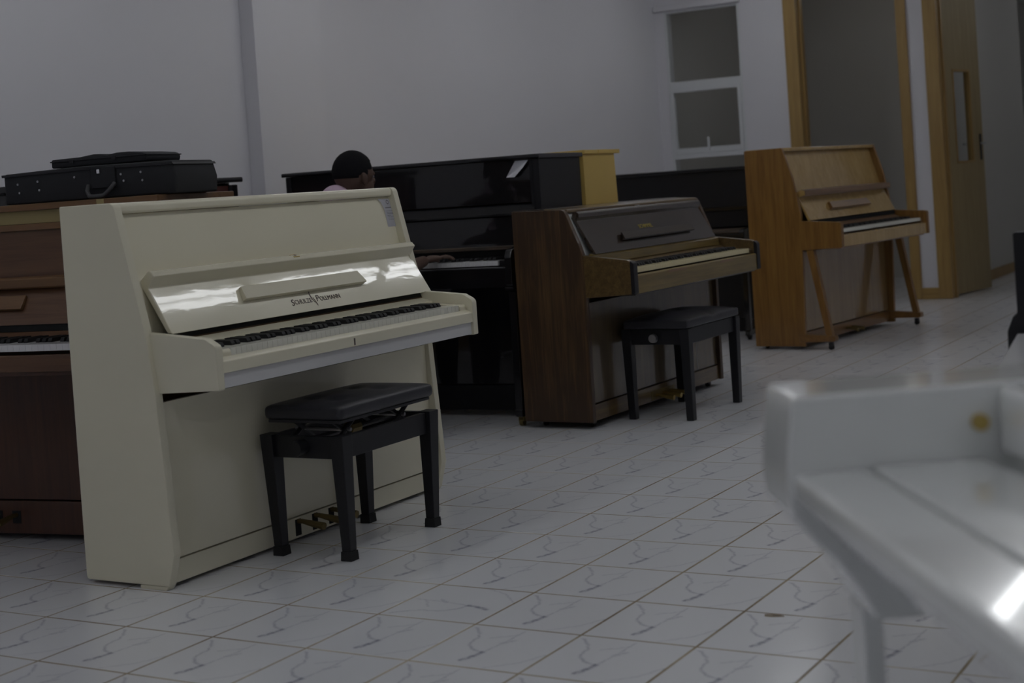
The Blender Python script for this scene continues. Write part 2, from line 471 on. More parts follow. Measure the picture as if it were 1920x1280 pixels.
WT = .15
def wallbox(name, lo, hi, mat='wall', parent=None): return struct(box(name, lo, hi, mat, parent, 0))
wallbox('wall_left', (XL-.15, YB, 0), (XL, YF, ZC))
wallbox('wall_right', (XR, YB, 0), (XR+.15, YF, ZC))
wallbox('wall_back', (XL-.15, YB-.15, 0), (XR+.15, YB, ZC))
wallbox('ceiling', (XL-.15, YB-.15, ZC), (XR+.15, 16.2, ZC+.12), 'ceiling')
struct(box('trim_1', (XL, 3.405, 0), (XL+.10, 4.02, ZC), 'wall', None, .004))      # pillar on the left wall

# far wall with a window opening and two door openings
D1 = (-2.225, -1.362); D2 = (-1.055, .02); DH = 2.62
WX = (-3.43, -2.725); WZ = (.78, 2.585)
bm = bmesh.new()
for lo, hi in (((XL, YF, 0), (WX[0], YF+WT, ZC)), ((WX[0], YF, 0), (WX[1], YF+WT, WZ[0])), ((WX[0], YF, WZ[1]), (WX[1], YF+WT, ZC)),
               ((WX[1], YF, 0), (D1[0], YF+WT, ZC)), ((D1[0], YF, DH), (D1[1], YF+WT, ZC)), ((D1[1], YF, 0), (D2[0], YF+WT, ZC)),
               ((D2[0], YF, DH), (D2[1], YF+WT, ZC)), ((D2[1], YF, 0), (XR+.15, YF+WT, ZC))):
    box_bm(bm, lo, hi)
struct(finish(bm, 'wall_far', 'wall', None, False))
# rooms behind it
wallbox('wall_partition', (-1.30, YF+WT, 0), (-1.16, 12.6, ZC), 'far_room')
wallbox('wall_side_room', (XL-.15, 11.4, 0), (-1.30, 11.55, ZC), 'far_room')
wallbox('wall_side_room_left', (XL-.15, YF+WT, 0), (XL, 11.4, ZC), 'far_room')
wallbox('wall_corridor_right', (1.5, YF+WT, 0), (1.65, 16.0, ZC), 'far_room')
wallbox('wall_corridor_end', (-1.9, 16.0, 0), (1.65, 16.15, ZC), 'far_room')
wallbox('wall_corridor_turn', (-1.9, 12.6, 0), (-1.75, 16.0, ZC), 'far_room')
wallbox('wall_corridor_return', (-1.9, 12.55, 0), (-1.30, 12.6, ZC), 'far_room')
struct(box('baseboard_far', (D1[1]+.07, YF-.016, 0), (D2[0]-.10, YF, .092), 'pine_h', None, .002))
struct(box('baseboard_far_left', (XL, YF-.016, 0), (D1[0]-.10, YF, .092), 'pine_h', None, .002))
struct(box('baseboard_corridor', (-1.16, YF+WT+.02, 0), (-1.144, 12.6, .092), 'pine', None, .002))
struct(box('baseboard_left', (XL, YB, 0), (XL+.016, 3.405, .092), 'pine', None, .002))
struct(box('baseboard_left_far', (XL, 4.02, 0), (XL+.016, YF, .092), 'pine', None, .002))

# door frames
def door_frame(name, x0, x1, wl, wr):
    o = box(name, (x0-wl, YF-.022, 0), (x0+.012, YF+WT+.02, DH), 'pine', None, .006); struct(o)
    box('jamb', (x1-.012, YF-.022, 0), (x1+wr, YF+WT+.02, DH), 'pine', o, .006)
    box('head', (x0-wl, YF-.022, DH), (x1+wr, YF+WT+.02, DH+.09), 'pine_h', o, .006)
    box('door_stop', (x0+.012, YF+.06, 0), (x0+.026, YF+.10, DH), 'pine', o, .003)
    box('door_stop', (x1-.026, YF+.06, 0), (x1-.012, YF+.10, DH), 'pine', o, .003)
    return o
door_frame('door_1', D1[0], D1[1], .10, .072)
df2 = door_frame('trim_2', D2[0], D2[1], .10, .10)
# open door leaf of the right doorway
LEAF_ANG = math.atan2(.687, .128)
leaf = bpy.data.objects.new('door_2', None); COL.objects.link(leaf); leaf['kind'] = 'structure'
leaf.location = (-1.088, YF+WT+.035, 0); leaf.rotation_euler = (0, 0, LEAF_ANG)
LW = .70
bm = bmesh.new()
vx0, vx1, vz0, vz1 = .17, .50, 1.085, 1.86
for lo, hi in (((0, -.02, .012), (vx0, .02, 2.60)), ((vx1, -.02, .012), (LW, .02, 2.60)), ((vx0, -.02, .012), (vx1, .02, vz0)), ((vx0, -.02, vz1), (vx1, .02, 2.60))): box_bm(bm, lo, hi)
finish(bm, 'leaf', 'door_veneer', leaf, False)
box('hinge_edge', (-.008, -.021, .012), (.0, .021, 2.60), 'pine', leaf, .001)
for lo, hi in (((vx0, -.026, vz0), (vx0+.018, .026, vz1)), ((vx1-.018, -.026, vz0), (vx1, .026, vz1)), ((vx0, -.026, vz0), (vx1, .026, vz0+.018)), ((vx0, -.026, vz1-.018), (vx1, .026, vz1))):
    box('glazing_bead', lo, hi, 'pine', leaf, .002)
box('pane', (vx0+.01, -.003, vz0+.01), (vx1-.01, .003, vz1-.01), 'window_glass', leaf, 0)
for zz in (.25, 1.25, 2.35): tube('hinge', [(-.012, -.028, zz), (-.012, -.028, zz+.1)], .009, 'steel', leaf)
hp = box('handle_plate', (LW-.075, -.026, 1.10), (LW-.04, -.019, 1.32), 'black_paint', leaf, .002)
tube('lever', [(LW-.058, -.026, 1.24), (LW-.058, -.07, 1.24), (LW-.075, -.078, 1.24), (LW-.17, -.078, 1.24)], .009, 'steel', hp)
hp2 = box('handle_plate', (LW-.075, .019, 1.10), (LW-.04, .026, 1.32), 'black_paint', leaf, .002)
tube('lever', [(LW-.058, .026, 1.24), (LW-.058, .07, 1.24), (LW-.075, .078, 1.24), (LW-.17, .078, 1.24)], .009, 'steel', hp2)

# window
wroot = bpy.data.objects.new('window_1', None); COL.objects.link(wroot); wroot['kind'] = 'structure'; wroot.location = (0, YF, 0)
FT = .035
def bar(nm, x0, x1, z0, z1, y0=.0, y1=.06, m='frame_white'): return box(nm, (x0, y0, z0), (x1, y1, z1), m, wroot, .003)
bar('frame_side', WX[0], WX[0]+.022, WZ[0], WZ[1]); bar('frame_side', WX[1]-.022, WX[1], WZ[0], WZ[1])
bar('frame_head', WX[0]+.022, WX[1]-.022, 2.568, WZ[1]); bar('transom', WX[0]+.022, WX[1]-.022, 1.905, 1.963)
bar('transom', WX[0]+.022, WX[1]-.022, 1.285, 1.325, -.008, .06); bar('frame_sill', WX[0]+.022, WX[1]-.022, WZ[0], WZ[0]+.04)
# casement sash in the middle
for a in ((WX[0]+.022, WX[0]+.048, 1.325, 1.905), (WX[1]-.055, WX[1]-.022, 1.325, 1.905), (WX[0]+.048, WX[1]-.055, 1.325, 1.376), (WX[0]+.048, WX[1]-.055, 1.868, 1.905)):
    bar('sash_rail', *a, -.012, .05)
for z0, z1 in ((1.955, 2.575), (1.37, 1.875), (WZ[0]+.03, 1.29)):
    box('pane', (WX[0]+.015, .022, z0), (WX[1]-.015, .028, z1), 'window_glass', wroot, 0)
box('stay', (-3.079, -.03, 1.345), (-3.061, -.012, 1.462), 'frame_white', wroot, .003)
bar('window_header', XL+.012, WX[1]+.02, 2.592, 2.64, -.05, .0, 'wall')

# ceiling lights: twin fluorescent battens
def batten(x, y, label):
    t = thing('ceiling_light', label, 'ceiling light', (x, y, ZC-.09), 0, 'fluorescent battens on the ceiling')
    prism('housing', [(-.03, .05), (.03, .05), (.055, .09), (-.055, .09)], -.64, .64, 'fixture_white', t, .002)
    ob = bpy.data.objects
    for s in (-1, 1):
        bm = bmesh.new(); tube_bm(bm, [(-.60, s*.032, .022), (.60, s*.032, .022)], .018, 8)
        finish(bm, 'tube', 'tube_light', t)
        for e in (-1, 1): box('lamp_holder', (e*.605-.012, s*.032-.016, .004), (e*.605+.012, s*.032+.016, .062), 'fixture_white', t, .002)
    t.rotation_euler = (0, 0, PI/2)
    return t
for k, yy in enumerate((-4.4, -2.2, 0.0, 1.3, 2.6, 3.9, 5.2)):
    batten(.15, yy, 'twin tube fluorescent batten in the row above the aisle')
for yy in (-3.0, -.6, 1.6, 3.8, 5.9, 7.9):
    batten(-2.2, yy, 'twin tube fluorescent batten in the row along the left wall')
batten(1.5, 7.7, 'added fill batten with twin tubes before the right end of the far wall')  # extra batten, added to brighten the far wall
for k, yy in enumerate((-3.6, -1.4)):  # added to light the white grand from the camera side
    batten(3.2, yy, 'added fill batten with twin tubes above the white grand piano')

def globe(x, y, label, lamp):  # unseen lamps added to brighten the rooms behind the far wall
    t = thing('fill_lamp', label, 'fill lamp', (x, y, ZC-.12))
    tube('base', [(0, 0, .09), (0, 0, .12)], .07, 'fixture_white', t, 20)
    gb = bmesh.new(); bmesh.ops.create_uvsphere(gb, u_segments=20, v_segments=12, radius=.10)
    finish(gb, 'globe', lamp, t, True, 180)
globe(-1.75, 10.2, 'added globe-shaped fill lamp on the ceiling of the small room behind the window', 'fill_globe_light')  # added fill for the small room and its window panes
globe(.35, 10.2, 'added globe-shaped fill lamp on the corridor ceiling behind the open door', 'bright_fill_light')  # added fill for the corridor and the door leaf
globe(.35, 13.2, 'added globe-shaped fill lamp farther along the corridor ceiling', 'bright_fill_light')  # second added fill, deeper in the corridor

# ------------------------------------------------------------------ keyboards
def key_meshes(kw, wl, bl, zt, white, pfx):
    """shared meshes for one keyboard: kw key width, wl visible length of naturals, bl of sharps"""
    bm = bmesh.new(); box_bm(bm, (.0004, 0, -.022), (kw-.0006, wl, 0)); bmesh.ops.recalc_face_normals(bm, faces=bm.faces)
    me = bpy.data.meshes.new(pfx+'white_key'); bm.to_mesh(me); bm.free(); me.materials.append(MATS[white])
    bm = bmesh.new(); h = kw*.31
    prism_bm(bm, [(-bl, 0), (-bl, .0135), (-.006, .0135), (0, .005), (0, 0)], -h, h)
    bmesh.ops.recalc_face_normals(bm, faces=bm.faces)
    mb = bpy.data.meshes.new(pfx+'black_key'); bm.to_mesh(mb); bm.free(); mb.materials.append(MATS['black_key'])
    return me, mb

def keyboard(parent, x0, x1, dfront, dback, ztop, white='white_key', single=True):
    kw = (x1-x0)/52; wl = dfront-dback; bl = wl*.64
    mw, mb = key_meshes(kw, wl, bl, ztop, white, '')
    if single:
        for i in range(52):
            o = bpy.data.objects.new('white_key', mw); COL.objects.link(o); o.parent = parent; o.location = (x0+i*kw, -dfront, ztop)
            if 'ABCDEFG'[i % 7] in 'ACDFG' and i < 51:
                o = bpy.data.objects.new('black_key', mb); COL.objects.link(o); o.parent = parent; o.location = (x0+(i+1)*kw, -dfront+wl-bl, ztop)
    else:
        for nm, me, black in (('white_keys', mw, False), ('black_keys', mb, True)):
            bm = bmesh.new()
            for i in range(52):
                if black and not ('ABCDEFG'[i % 7] in 'ACDFG' and i < 51): continue
                tmp = bmesh.new(); tmp.from_mesh(me)
                off = Vector((x0+(i+(1 if black else 0))*kw, -dfront+(wl-bl if black else 0), ztop))
                vs = [bm.verts.new(v.co+off) for v in tmp.verts]
                for f in tmp.faces: bm.faces.new([vs[v.index] for v in f.verts])
                tmp.free()
            o = finish(bm, nm, white if not black else 'black_key', parent, False); o['kind'] = 'stuff'

def caster(parent, x, d, r=.022, mat='rubber', z=0.0):
    bm = bmesh.new()
    tube_bm(bm, [(x-.010, -d, r+z), (x+.010, -d, r+z)], r, 14)
    o = finish(bm, 'caster', mat, parent)
    box('caster_fork', (x-.016, -d-.012, r+z+.004), (x+.016, -d+.012, r*2+.014+z), 'old_brass' if mat == 'old_brass' else 'black_paint', o, .002)
    return o

def pedals(parent, xs, d, z, mat='old_brass', L=.11):
    for x in xs:
        tube('pedal', [(x, -d+.02, z+.004), (x, -d-.02, z+.006), (x, -d-.06, z), (x, -d-L, z-.006)], .008, mat, parent, 8, [.008, .008, .011, .013])

def slope_map(xc, p_lo, p_hi, s0):
    """maps text coordinates onto a sloping board: p_lo, p_hi are (d,z) of the face, s0 distance up the slope"""
    dd, dz = p_hi[0]-p_lo[0], p_hi[1]-p_lo[1]; L = math.hypot(dd, dz); ux, uz = dd/L, dz/L
    nx, nz = uz, -ux
    if nx < 0: nx, nz = -nx, -nz
    def f(x, y, z):
        d = p_lo[0]+ux*(s0+y)+nx*z; zz = p_lo[1]+uz*(s0+y)+nz*z
        return Vector((xc+x, -d, zz))
    return f

# ------------------------------------------------------------------ cream upright (nearest)
R90 = PI/2
cr = thing('upright_piano', 'cream lacquered upright piano nearest the camera, with a white tag hanging from its upper panel', 'piano', (-1.413, .01, 0), R90)
W = 1.478
side = arc_poly([(0, .012, .012), (0, 1.156, 0), (.226, 1.156, .022), (.278, .933, .3), (.317, .772, .3), (.341, .586, .4), (.354, .357, 0), (.368, .109, .012), (.340, .012, 0)])
for x0, x1 in ((0, .032), (W-.032, W)):
    sp = prism('side_panel', side, x0, x1, 'cream_matt', cr, .004)
    prism('foot', [(.225, 0), (.328, 0), (.338, .012), (.225, .012)], x0, x1, 'cream_matt', sp, .001)
prism('top_lid', arc_poly([(.0, 1.122, 0), (.0, 1.156, 0), (.222, 1.156, .016), (.222, 1.122, .010)]), .0325, W-.0325, 'cream', cr, .0015)
prism('upper_panel', [(.19, 1.121), (.205, 1.121), (.255, .905), (.285, .74), (.265, .74), (.235, .905)], .0325, W-.0325, 'cream', cr, .0015)
prism('back_panel', [(.0, .05), (.02, .05), (.02, 1.12), (0, 1.12)], .0325, W-.0325, 'oak_dark', cr, 0)
prism('lower_panel', [(.31, .085), (.328, .085), (.328, .555), (.31, .555)], .0325, W-.0325, 'cream', cr, .002)
prism('base_rail', [(.29, .012), (.325, .012), (.325, .080), (.29, .080)], .0325, W-.0325, 'cream_matt', cr, .002)
arm = arc_poly([(.30, .765, 0), (.532, .744, .02), (.572, .722, .02), (.572, .594, .004), (.325, .583, 0)])
for x0, x1 in ((.018, .048), (W-.065, W-.035)): prism('arm', arm, x0, x1, 'cream_matt', cr, .003)
kb = prism('keybed', [(.30, .60), (.562, .596), (.562, .640), (.54, .655), (.30, .655)], .0485, W-.0655, 'keyslip_grey', cr, .002)
prism('key_slip', arc_poly([(.541, .641, 0), (.569, .641, 0), (.569, .676, .006), (.541, .688, .004)]), .0485, W-.0655, 'cream', cr, .0015)
lk = prism('lock', [(.5688, .645), (.5698, .645), (.5698, .668), (.5688, .668)], .683, .690, 'dark_ink', cr, 0)
kx0, kx1 = .118, 1.369
for x0, x1 in ((.0485, kx0-.002), (kx1+.002, W-.066)): prism('key_block', arc_poly([(.40, .655, 0), (.40, .716, 0), (.545, .706, .012), (.545, .676, 0)]), x0, x1, 'cream', cr, .003)
prism('name_rail', [(.375, .655), (.398, .655), (.398, .722), (.352, .735), (.345, .725)], .0485, W-.0655, 'cream', cr, .001)
prism('fall_strip', [(.31, .735), (.352, .7355), (.345, .757), (.31, .757)], .0485, W-.0655, 'black_felt', cr, 0)
prism('fall_strip_edge', [(.347, .7352), (.3535, .7352), (.3535, .739), (.347, .739)], .0485, W-.0655, 'brown_felt', cr, 0)
keyboard(kb, kx0, kx1, .540, .398, .707, 'ivory_key', True)
fb_lo, fb_hi = (.366, .755), (.281, .893)
fpoly = [(.344, .757)] + [fb_lo] + arc_poly([(.366, .755, 0), (.281, .893, 0), (.306, .930, 0), (.293, .944, 0), (.283, .945, 0), (.246, .914, 0), (.252, .90, 0)])[1:]
fbd = prism('fallboard', fpoly, .066, W-.018, 'cream', cr, .0035, seg=3)
dmap = slope_map(0, fb_lo, fb_hi, 0)
def slab_on(name, x0, x1, s0, s1, t0, t1, mat, parent, mapf, bevel=.002, skew=0.0):
    bm = bmesh.new()
    vs = []
    for x, k in ((x0, 0), (x1, 1)):
        for s, t in ((s0, t0), (s0, t1), (s1, t1*.7), (s1, t0)):
            vs.append(bm.verts.new(mapf(x+(skew if s == s1 else 0)*(1 if k == 0 else -1), s, t)))
    a, b = vs[:4], vs[4:]
    bm.faces.new(a); bm.faces.new(b[::-1])
    for i in range(4): bm.faces.new((a[i], a[(i+1) % 4], b[(i+1) % 4], b[i]))
    bmesh.ops.recalc_face_normals(bm, faces=bm.faces); bev(bm, bevel)
    return wn(finish(bm, name, mat, parent))
slab_on('music_desk', .432, 1.085, .072, .122, .0, .020, 'cream', fbd, dmap, .003, .012)
lt, wd = text_part('lettering', 'S', .034, 'dark_ink', fbd, slope_map(.652, fb_lo, fb_hi, .030), .25)
text_part('lettering', 'CHULZE', .0235, 'dark_ink', fbd, slope_map(.671, fb_lo, fb_hi, .033), .0, spacing=1.05)
text_part('lettering', 'P', .034, 'dark_ink', fbd, slope_map(.785, fb_lo, fb_hi, .033), .25)
text_part('lettering', 'OLLMANN', .0235, 'dark_ink', fbd, slope_map(.806, fb_lo, fb_hi, .033), .0, spacing=1.02)
em = slope_map(.768, fb_lo, fb_hi, .020)
bm = bmesh.new()
for poly in ([(-.006, .046), (.000, .046), (.001, .036), (.002, .022), (.006, .006), (.002, .012), (-.003, .024), (-.005, .036)],
             [(.006, .030), (.009, .030), (.0145, .002), (.011, -.006), (.008, .012)], [(-.002, .055), (.004, .056), (.003, .049), (-.003, .048)]):
    bm.faces.new([bm.verts.new(em(x, y, .0008)) for x, y in poly])
finish(bm, 'emblem', 'dark_ink', fbd, False)
pl_ = prism('lock_plate', [(.280, .9445), (.300, .9375), (.3005, .9395), (.2805, .9465)], .742, .772, 'brass', fbd, 0)
prism('lock_keyhole', [(.287, .944), (.2935, .942), (.294, .9436), (.2875, .9456)], .752, .762, 'dark_ink', fbd, 0)
bp_ = prism('maker_plate', [(.3985, .706), (.4005, .706), (.4005, .719), (.3985, .719)], 1.175, 1.245, 'black_satin', cr, 0)
pedals(cr, (.63, .72, .81), .325, .062, 'old_brass')
for x in (.63, .72, .81): prism('pedal_slot', [(.3252, .02), (.3268, .02), (.3268, .074), (.3252, .074)], x-.014, x+.014, 'black_felt', cr, 0)
# its paper tag
pt = thing('paper_tag', 'narrow printed white paper tag stuck to the top right of the cream upright', 'tag', (-1.413, .01, 0), R90)
tm = slope_map(0, (.2553, .905), (.2053, 1.121), 0)
bm = bmesh.new()
rows = [(.214, 1.372, 1.444), (.200, 1.383, 1.448), (.175, 1.392, 1.447), (.14, 1.396, 1.446), (.105, 1.398, 1.446)]
vs = [[bm.verts.new(tm(xa, s, .0025+.004*math.sin(i))), bm.verts.new(tm(xb, s, .002))] for i, (s, xa, xb) in enumerate(rows)]
for a, b in zip(vs[:-1], vs[1:]): bm.faces.new((a[0], a[1], b[1], b[0]))
bmesh.ops.solidify(bm, geom=bm.faces[:], thickness=.0005)
sheet = finish(bm, 'sheet', 'paper', pt, False)
for s, x0, x1, h in ((.176, 1.398, 1.436, .0028), (.164, 1.398, 1.440, .0010), (.158, 1.399, 1.441, .0010), (.153, 1.400, 1.441, .0014), (.147, 1.400, 1.424, .0010), (.142, 1.401, 1.436, .0010), (.136, 1.401, 1.430, .0010), (.131, 1.402, 1.438, .0010)):
    bm = bmesh.new()
    bm.faces.new([bm.verts.new(tm(x, ss, .0085)) for x, ss in ((x0, s), (x1, s), (x1, s+h), (x0, s+h))])
    finish(bm, 'printed_line', 'ink', sheet, False)
bm = bmesh.new()
for i in range(16):
    a0, a1 = i*2*PI/16, (i+1)*2*PI/16
    bm.faces.new([bm.verts.new(tm(1.420+r*math.cos(a), .199+r*math.sin(a)*(1.0), .0088)) for r, a in ((.006, a0), (.0085, a0), (.0085, a1), (.006, a1))])
finish(bm, 'printed_logo', 'ink', sheet, False)

# ------------------------------------------------------------------ brown walnut upright
br = thing('upright_piano', 'dark walnut upright piano with gold lettering and yellowed keys behind the low black stool', 'piano', (-1.462, 2.80, 0), R90-math.radians(1.5))
W = 1.445
side = arc_poly([(0, .032, 0), (0, 1.012, 0), (.280, 1.008, .03), (.345, .852, .1), (.364, .797, 0), (.368, .60, 0), (.364, .032, 0)])
for x0, x1 in ((0, .03), (W-.03, W)): prism('side_panel', side, x0, x1, 'walnut_side', br, .003)
prism('top_lid', arc_poly([(-.005, 1.000, 0), (-.005, 1.016, 0), (.16, 1.016, 0), (.16, 1.000, 0)]), .02, W-.02, 'walnut_dark', br, .002)
prism('lid_front', arc_poly([(.161, .999, 0), (.161, 1.015, 0), (.282, 1.008, .008), (.282, .990, .006)]), .0305, W-.0305, 'walnut_front', br, .002)
prism('back_panel', [(.0, .05), (.02, .05), (.02, .998), (0, .998)], .0305, W-.0305, 'oak_dark', br, 0)
prism('upper_panel', [(.25, .99), (.268, .99), (.345, .79), (.325, .79)], .0305, W-.0305, 'white_gloss', br, 0)  # white colour imitates wall and ceiling reflected in the polish
prism('lower_panel', [(.33, .112), (.345, .112), (.345, .575), (.33, .575)], .0305, W-.0305, 'walnut_panel', br, .003)
prism('base_rail', [(.31, .034), (.352, .034), (.352, .108), (.31, .108)], .0305, W-.0305, 'walnut_front', br, .002)
arm = arc_poly([(.34, .798, 0), (.585, .768, .03), (.605, .755, 0), (.605, .612, 0), (.345, .60, 0)])
arm_e = arc_poly([(.600, .764, 0), (.619, .752, .012), (.619, .614, .008), (.600, .612, 0)])
for x0, x1 in ((.004, .040), (W-.040, W-.004)):
    a_ = prism('arm', arm, x0, x1, 'walnut_front', br, .003)
    prism('arm_edge', arm_e, x0-.002, x1+.002, 'black_satin', a_, .003)
kb = prism('keybed', [(.30, .605), (.60, .605), (.60, .66), (.30, .66)], .0405, W-.0405, 'walnut_dark', br, .002)
prism('key_slip', arc_poly([(.595, .612, 0), (.613, .612, .003), (.613, .694, .006), (.595, .70, .004)]), .0405, W-.0405, 'walnut_slip', br, .002)
for xa, xb in ((.36, .56), (.95, 1.10)): prism('wear_patch', [(.6126, .682), (.6138, .682), (.6138, .690), (.6126, .694)], xa, xb, 'oak_shelf', br, 0)
kx0, kx1 = .075, W-.085
for x0, x1 in ((.041, kx0-.002), (kx1+.002, W-.041)): prism('key_block', arc_poly([(.44, .66, 0), (.44, .728, 0), (.588, .722, .01), (.588, .66, 0)]), x0, x1, 'walnut_front', br, .003)
prism('name_rail', [(.40, .66), (.437, .66), (.437, .735), (.385, .760), (.38, .74)], .0405, W-.0405, 'walnut_front', br, .001)
prism('fall_edge', [(.37, .765), (.41, .752), (.41, .788), (.37, .800)], .05, W-.05, 'walnut_slip', br, .002)
keyboard(kb, kx0, kx1, .592, .438, .727, 'yellowed_key', False)
fb_lo, fb_hi = (.396, .796), (.305, .952)
fpoly = [(.376, .792), fb_lo, fb_hi, (.318, .968), (.318, .985), (.305, .995), (.286, .993), (.278, .965)]
fbd = prism('fallboard', fpoly, .07, W-.055, 'walnut_dark', br, .003)
dmap = slope_map(0, fb_lo, fb_hi, 0)
slab_on('music_desk', .37, 1.15, .048, .088, .008, .024, 'walnut_dark', fbd, dmap, .002, .02)
text_part('lettering', 'SCHIMMEL', .030, 'gold_ink', fbd, slope_map(.62, fb_lo, fb_hi, .104), .0, spacing=1.05)
prism('lid_catch', [(.290, .9952), (.306, .9952), (.306, .999), (.29, .999)], .69, .71, 'steel', fbd, .001)
for x in (.09, W-.09):
    for d in (.06, .31): caster(br, x, d, .012, 'rubber')
pedals(br, (.66, .74, .82), .352, .055, 'brass', .10)
prism('pedal_plate', [(.3521, .04), (.3535, .04), (.3535, .085), (.3521, .085)], .61, .87, 'old_brass', br, .0005)

# ------------------------------------------------------------------ oak upright (far)
ok = thing('upright_piano', 'golden oak upright piano with slanted front legs standing before the open doorway', 'piano', (-1.462, 5.735, 0), R90-math.radians(6.2))
W = 1.43
side = arc_poly([(0, .02, 0), (0, 1.258, 0), (.262, 1.262, .012), (.323, 1.065, .2), (.365, .838, .05), (.362, .60, 0), (.342, .02, 0)])
for x0, x1 in ((0, .028), (W-.028, W)): prism('side_panel', side, x0, x1, 'oak_side', ok, .003)
prism('top_lid', arc_poly([(-.004, 1.24, 0), (-.004, 1.262, 0), (.262, 1.262, .006), (.262, 1.24, 0)]), .0285, W-.0285, 'oak_front', ok, .002)
prism('upper_panel', [(.215, 1.238), (.230, 1.238), (.315, .94), (.295, .94)], .0285, W-.0285, 'oak_front', ok, .001)
prism('back_panel', [(.0, .05), (.02, .05), (.02, 1.238), (0, 1.238)], .0285, W-.0285, 'oak_dark', ok, 0)
prism('lower_panel', [(.29, .105), (.306, .105), (.306, .60), (.29, .60)], .05, W-.0285, 'oak_gloss', ok, .002)
prism('panel_stile', [(.28, .09), (.312, .09), (.312, .60), (.28, .60)], .0285, .049, 'oak_front', ok, .002)
prism('base_rail', [(.27, .03), (.315, .03), (.315, .10), (.27, .10)], .0285, W-.0285, 'oak_dark', ok, .002)
arm = arc_poly([(.345, .802, 0), (.60, .785, .01), (.627, .780, .012), (.627, .628, .006), (.345, .618, 0)])
for x0, x1 in ((.002, .040), (W-.040, W-.002)): prism('arm', arm, x0, x1, 'oak_side', ok, .003)
kb = prism('keybed', [(.30, .62), (.60, .62), (.60, .66), (.30, .66)], .0405, W-.0405, 'oak_dark', ok, .002)
prism('key_slip', arc_poly([(.60, .628, 0), (.620, .628, .004), (.620, .700, .008), (.60, .707, .004)]), .0405, W-.0405, 'oak_front', ok, .002)
kx0, kx1 = .085, W-.085
for x0, x1 in ((.041, kx0-.002), (kx1+.002, W-.041)): prism('key_block', arc_poly([(.44, .66, 0), (.44, .735, 0), (.596, .728, .01), (.596, .66, 0)]), x0, x1, 'oak_dark', ok, .003)
prism('name_rail', [(.40, .66), (.445, .66), (.445, .745), (.392, .772), (.385, .75)], .0405, W-.0405, 'oak_shelf', ok, .001)
prism('fall_strip', [(.36, .772), (.40, .772), (.40, .795), (.36, .795)], .0405, W-.0405, 'black_felt', ok, 0)
keyboard(kb, kx0, kx1, .599, .445, .739, 'ivory_key', False)
fb_lo, fb_hi = (.408, .800), (.335, .945)
fbd = prism('fallboard', [(.388, .796), fb_lo, fb_hi, (.378, .958), (.375, .985), (.352, .992), (.318, .972), (.315, .955)], .05, W-.045, 'oak_front', ok, .003)
prism('fallboard_ledge', [(.3352, .949), (.381, .955), (.379, .990), (.352, .9945), (.32, .976)], .055, W-.04, 'oak_shelf', fbd, .003)
slab_on('music_desk', .39, 1.0, .058, .108, .0, .024, 'oak_dark', fbd, slope_map(0, fb_lo, fb_hi, 0), .002, .015)
for x0, x1 in ((.004, .044), (W-.044, W-.004)):
    lg = prism('leg', [(.385, .618), (.432, .620), (.525, .085), (.485, .080)], x0, x1, 'oak_side', ok, .003)
    prism('toe_block', arc_poly([(.30, .045, 0), (.30, .098, 0), (.42, .092, .05), (.545, .086, .01), (.545, .052, .01)]), x0-.006, x1+.004, 'oak_dark', ok, .003)
    caster(ok, (x0+x1)/2, .505, .016, 'rubber')
for x in (.06, W-.06): caster(ok, x, .05, .010, 'rubber')
pedals(ok, (.67, .76), .312, .055, 'old_brass', .09)

# ------------------------------------------------------------------ inner row: teak upright at the left edge
a8 = math.radians(8.7)
n8 = Vector((-math.sin(a8), math.cos(a8), 0)); w8 = Vector((math.cos(a8), math.sin(a8), 0))
W = 1.46
P8 = Vector((-2.1, .40, 0))
tk_o = P8 + w8*(.635-W) + n8*.46                       # back left corner; depth d = .46 at the lower panel
tk = thing('upright_piano', 'reddish teak upright piano at the left edge under two black instrument cases', 'piano', tk_o, a8)
side = arc_poly([(0, .02, 0), (0, 1.155, 0), (.445, 1.155, 0), (.455, .90, 0), (.47, .76, 0), (.465, .02, 0)])
for x0, x1 in ((0, .03), (W-.03, W)): prism('side_panel', side, x0, x1, 'teak_dark', tk, .003)
prism('top_lid', [(.0, 1.1565), (.0, 1.180), (.472, 1.180), (.472, 1.1565)], -.004, W+.012, 'teak_lid', tk, .003)
prism('lid_hinge', [(.4721, 1.158), (.4735, 1.158), (.4735, 1.179), (.4721, 1.179)], W-.235, W-.205, 'pale_yellow_board', tk, 0)
prism('top_board', [(.435, 1.112), (.450, 1.112), (.450, 1.156), (.435, 1.156)], .0305, W-.0305, 'pale_yellow_board', tk, 0)
prism('upper_rail', [(.43, 1.088), (.462, 1.088), (.462, 1.111), (.43, 1.111)], .0305, W-.0305, 'teak_lid', tk, .003)
prism('upper_panel', [(.425, .925), (.445, .925), (.445, 1.088), (.425, 1.088)], .0305, W-.0305, 'teak', tk, .001)
prism('music_ledge', arc_poly([(.43, .886, 0), (.48, .886, .008), (.48, .924, .008), (.43, .930, 0)]), .0305, W-.0305, 'teak_lid', tk, .003)
prism('back_panel', [(.0, .05), (.02, .05), (.02, 1.155), (0, 1.155)], .0305, W-.0305, 'teak_dark', tk, 0)
fb = prism('fallboard', [(.44, .885), (.455, .885), (.53, .765), (.51, .765)], .0405, W-.0405, 'teak', tk, .002)
mdm = slope_map(0, (.53, .765), (.455, .885), 0)
slab_on('music_desk', .35, .905, .055, .112, .0, .016, 'teak_lid', fb, mdm, .004, .0)
prism('fall_strip', [(.49, .742), (.527, .742), (.527, .764), (.49, .764)], .0405, W-.0405, 'black_felt', tk, 0)
prism('name_rail', [(.53, .66), (.56, .66), (.56, .722), (.528, .741), (.52, .735)], .0405, W-.0405, 'teak', tk, .001)
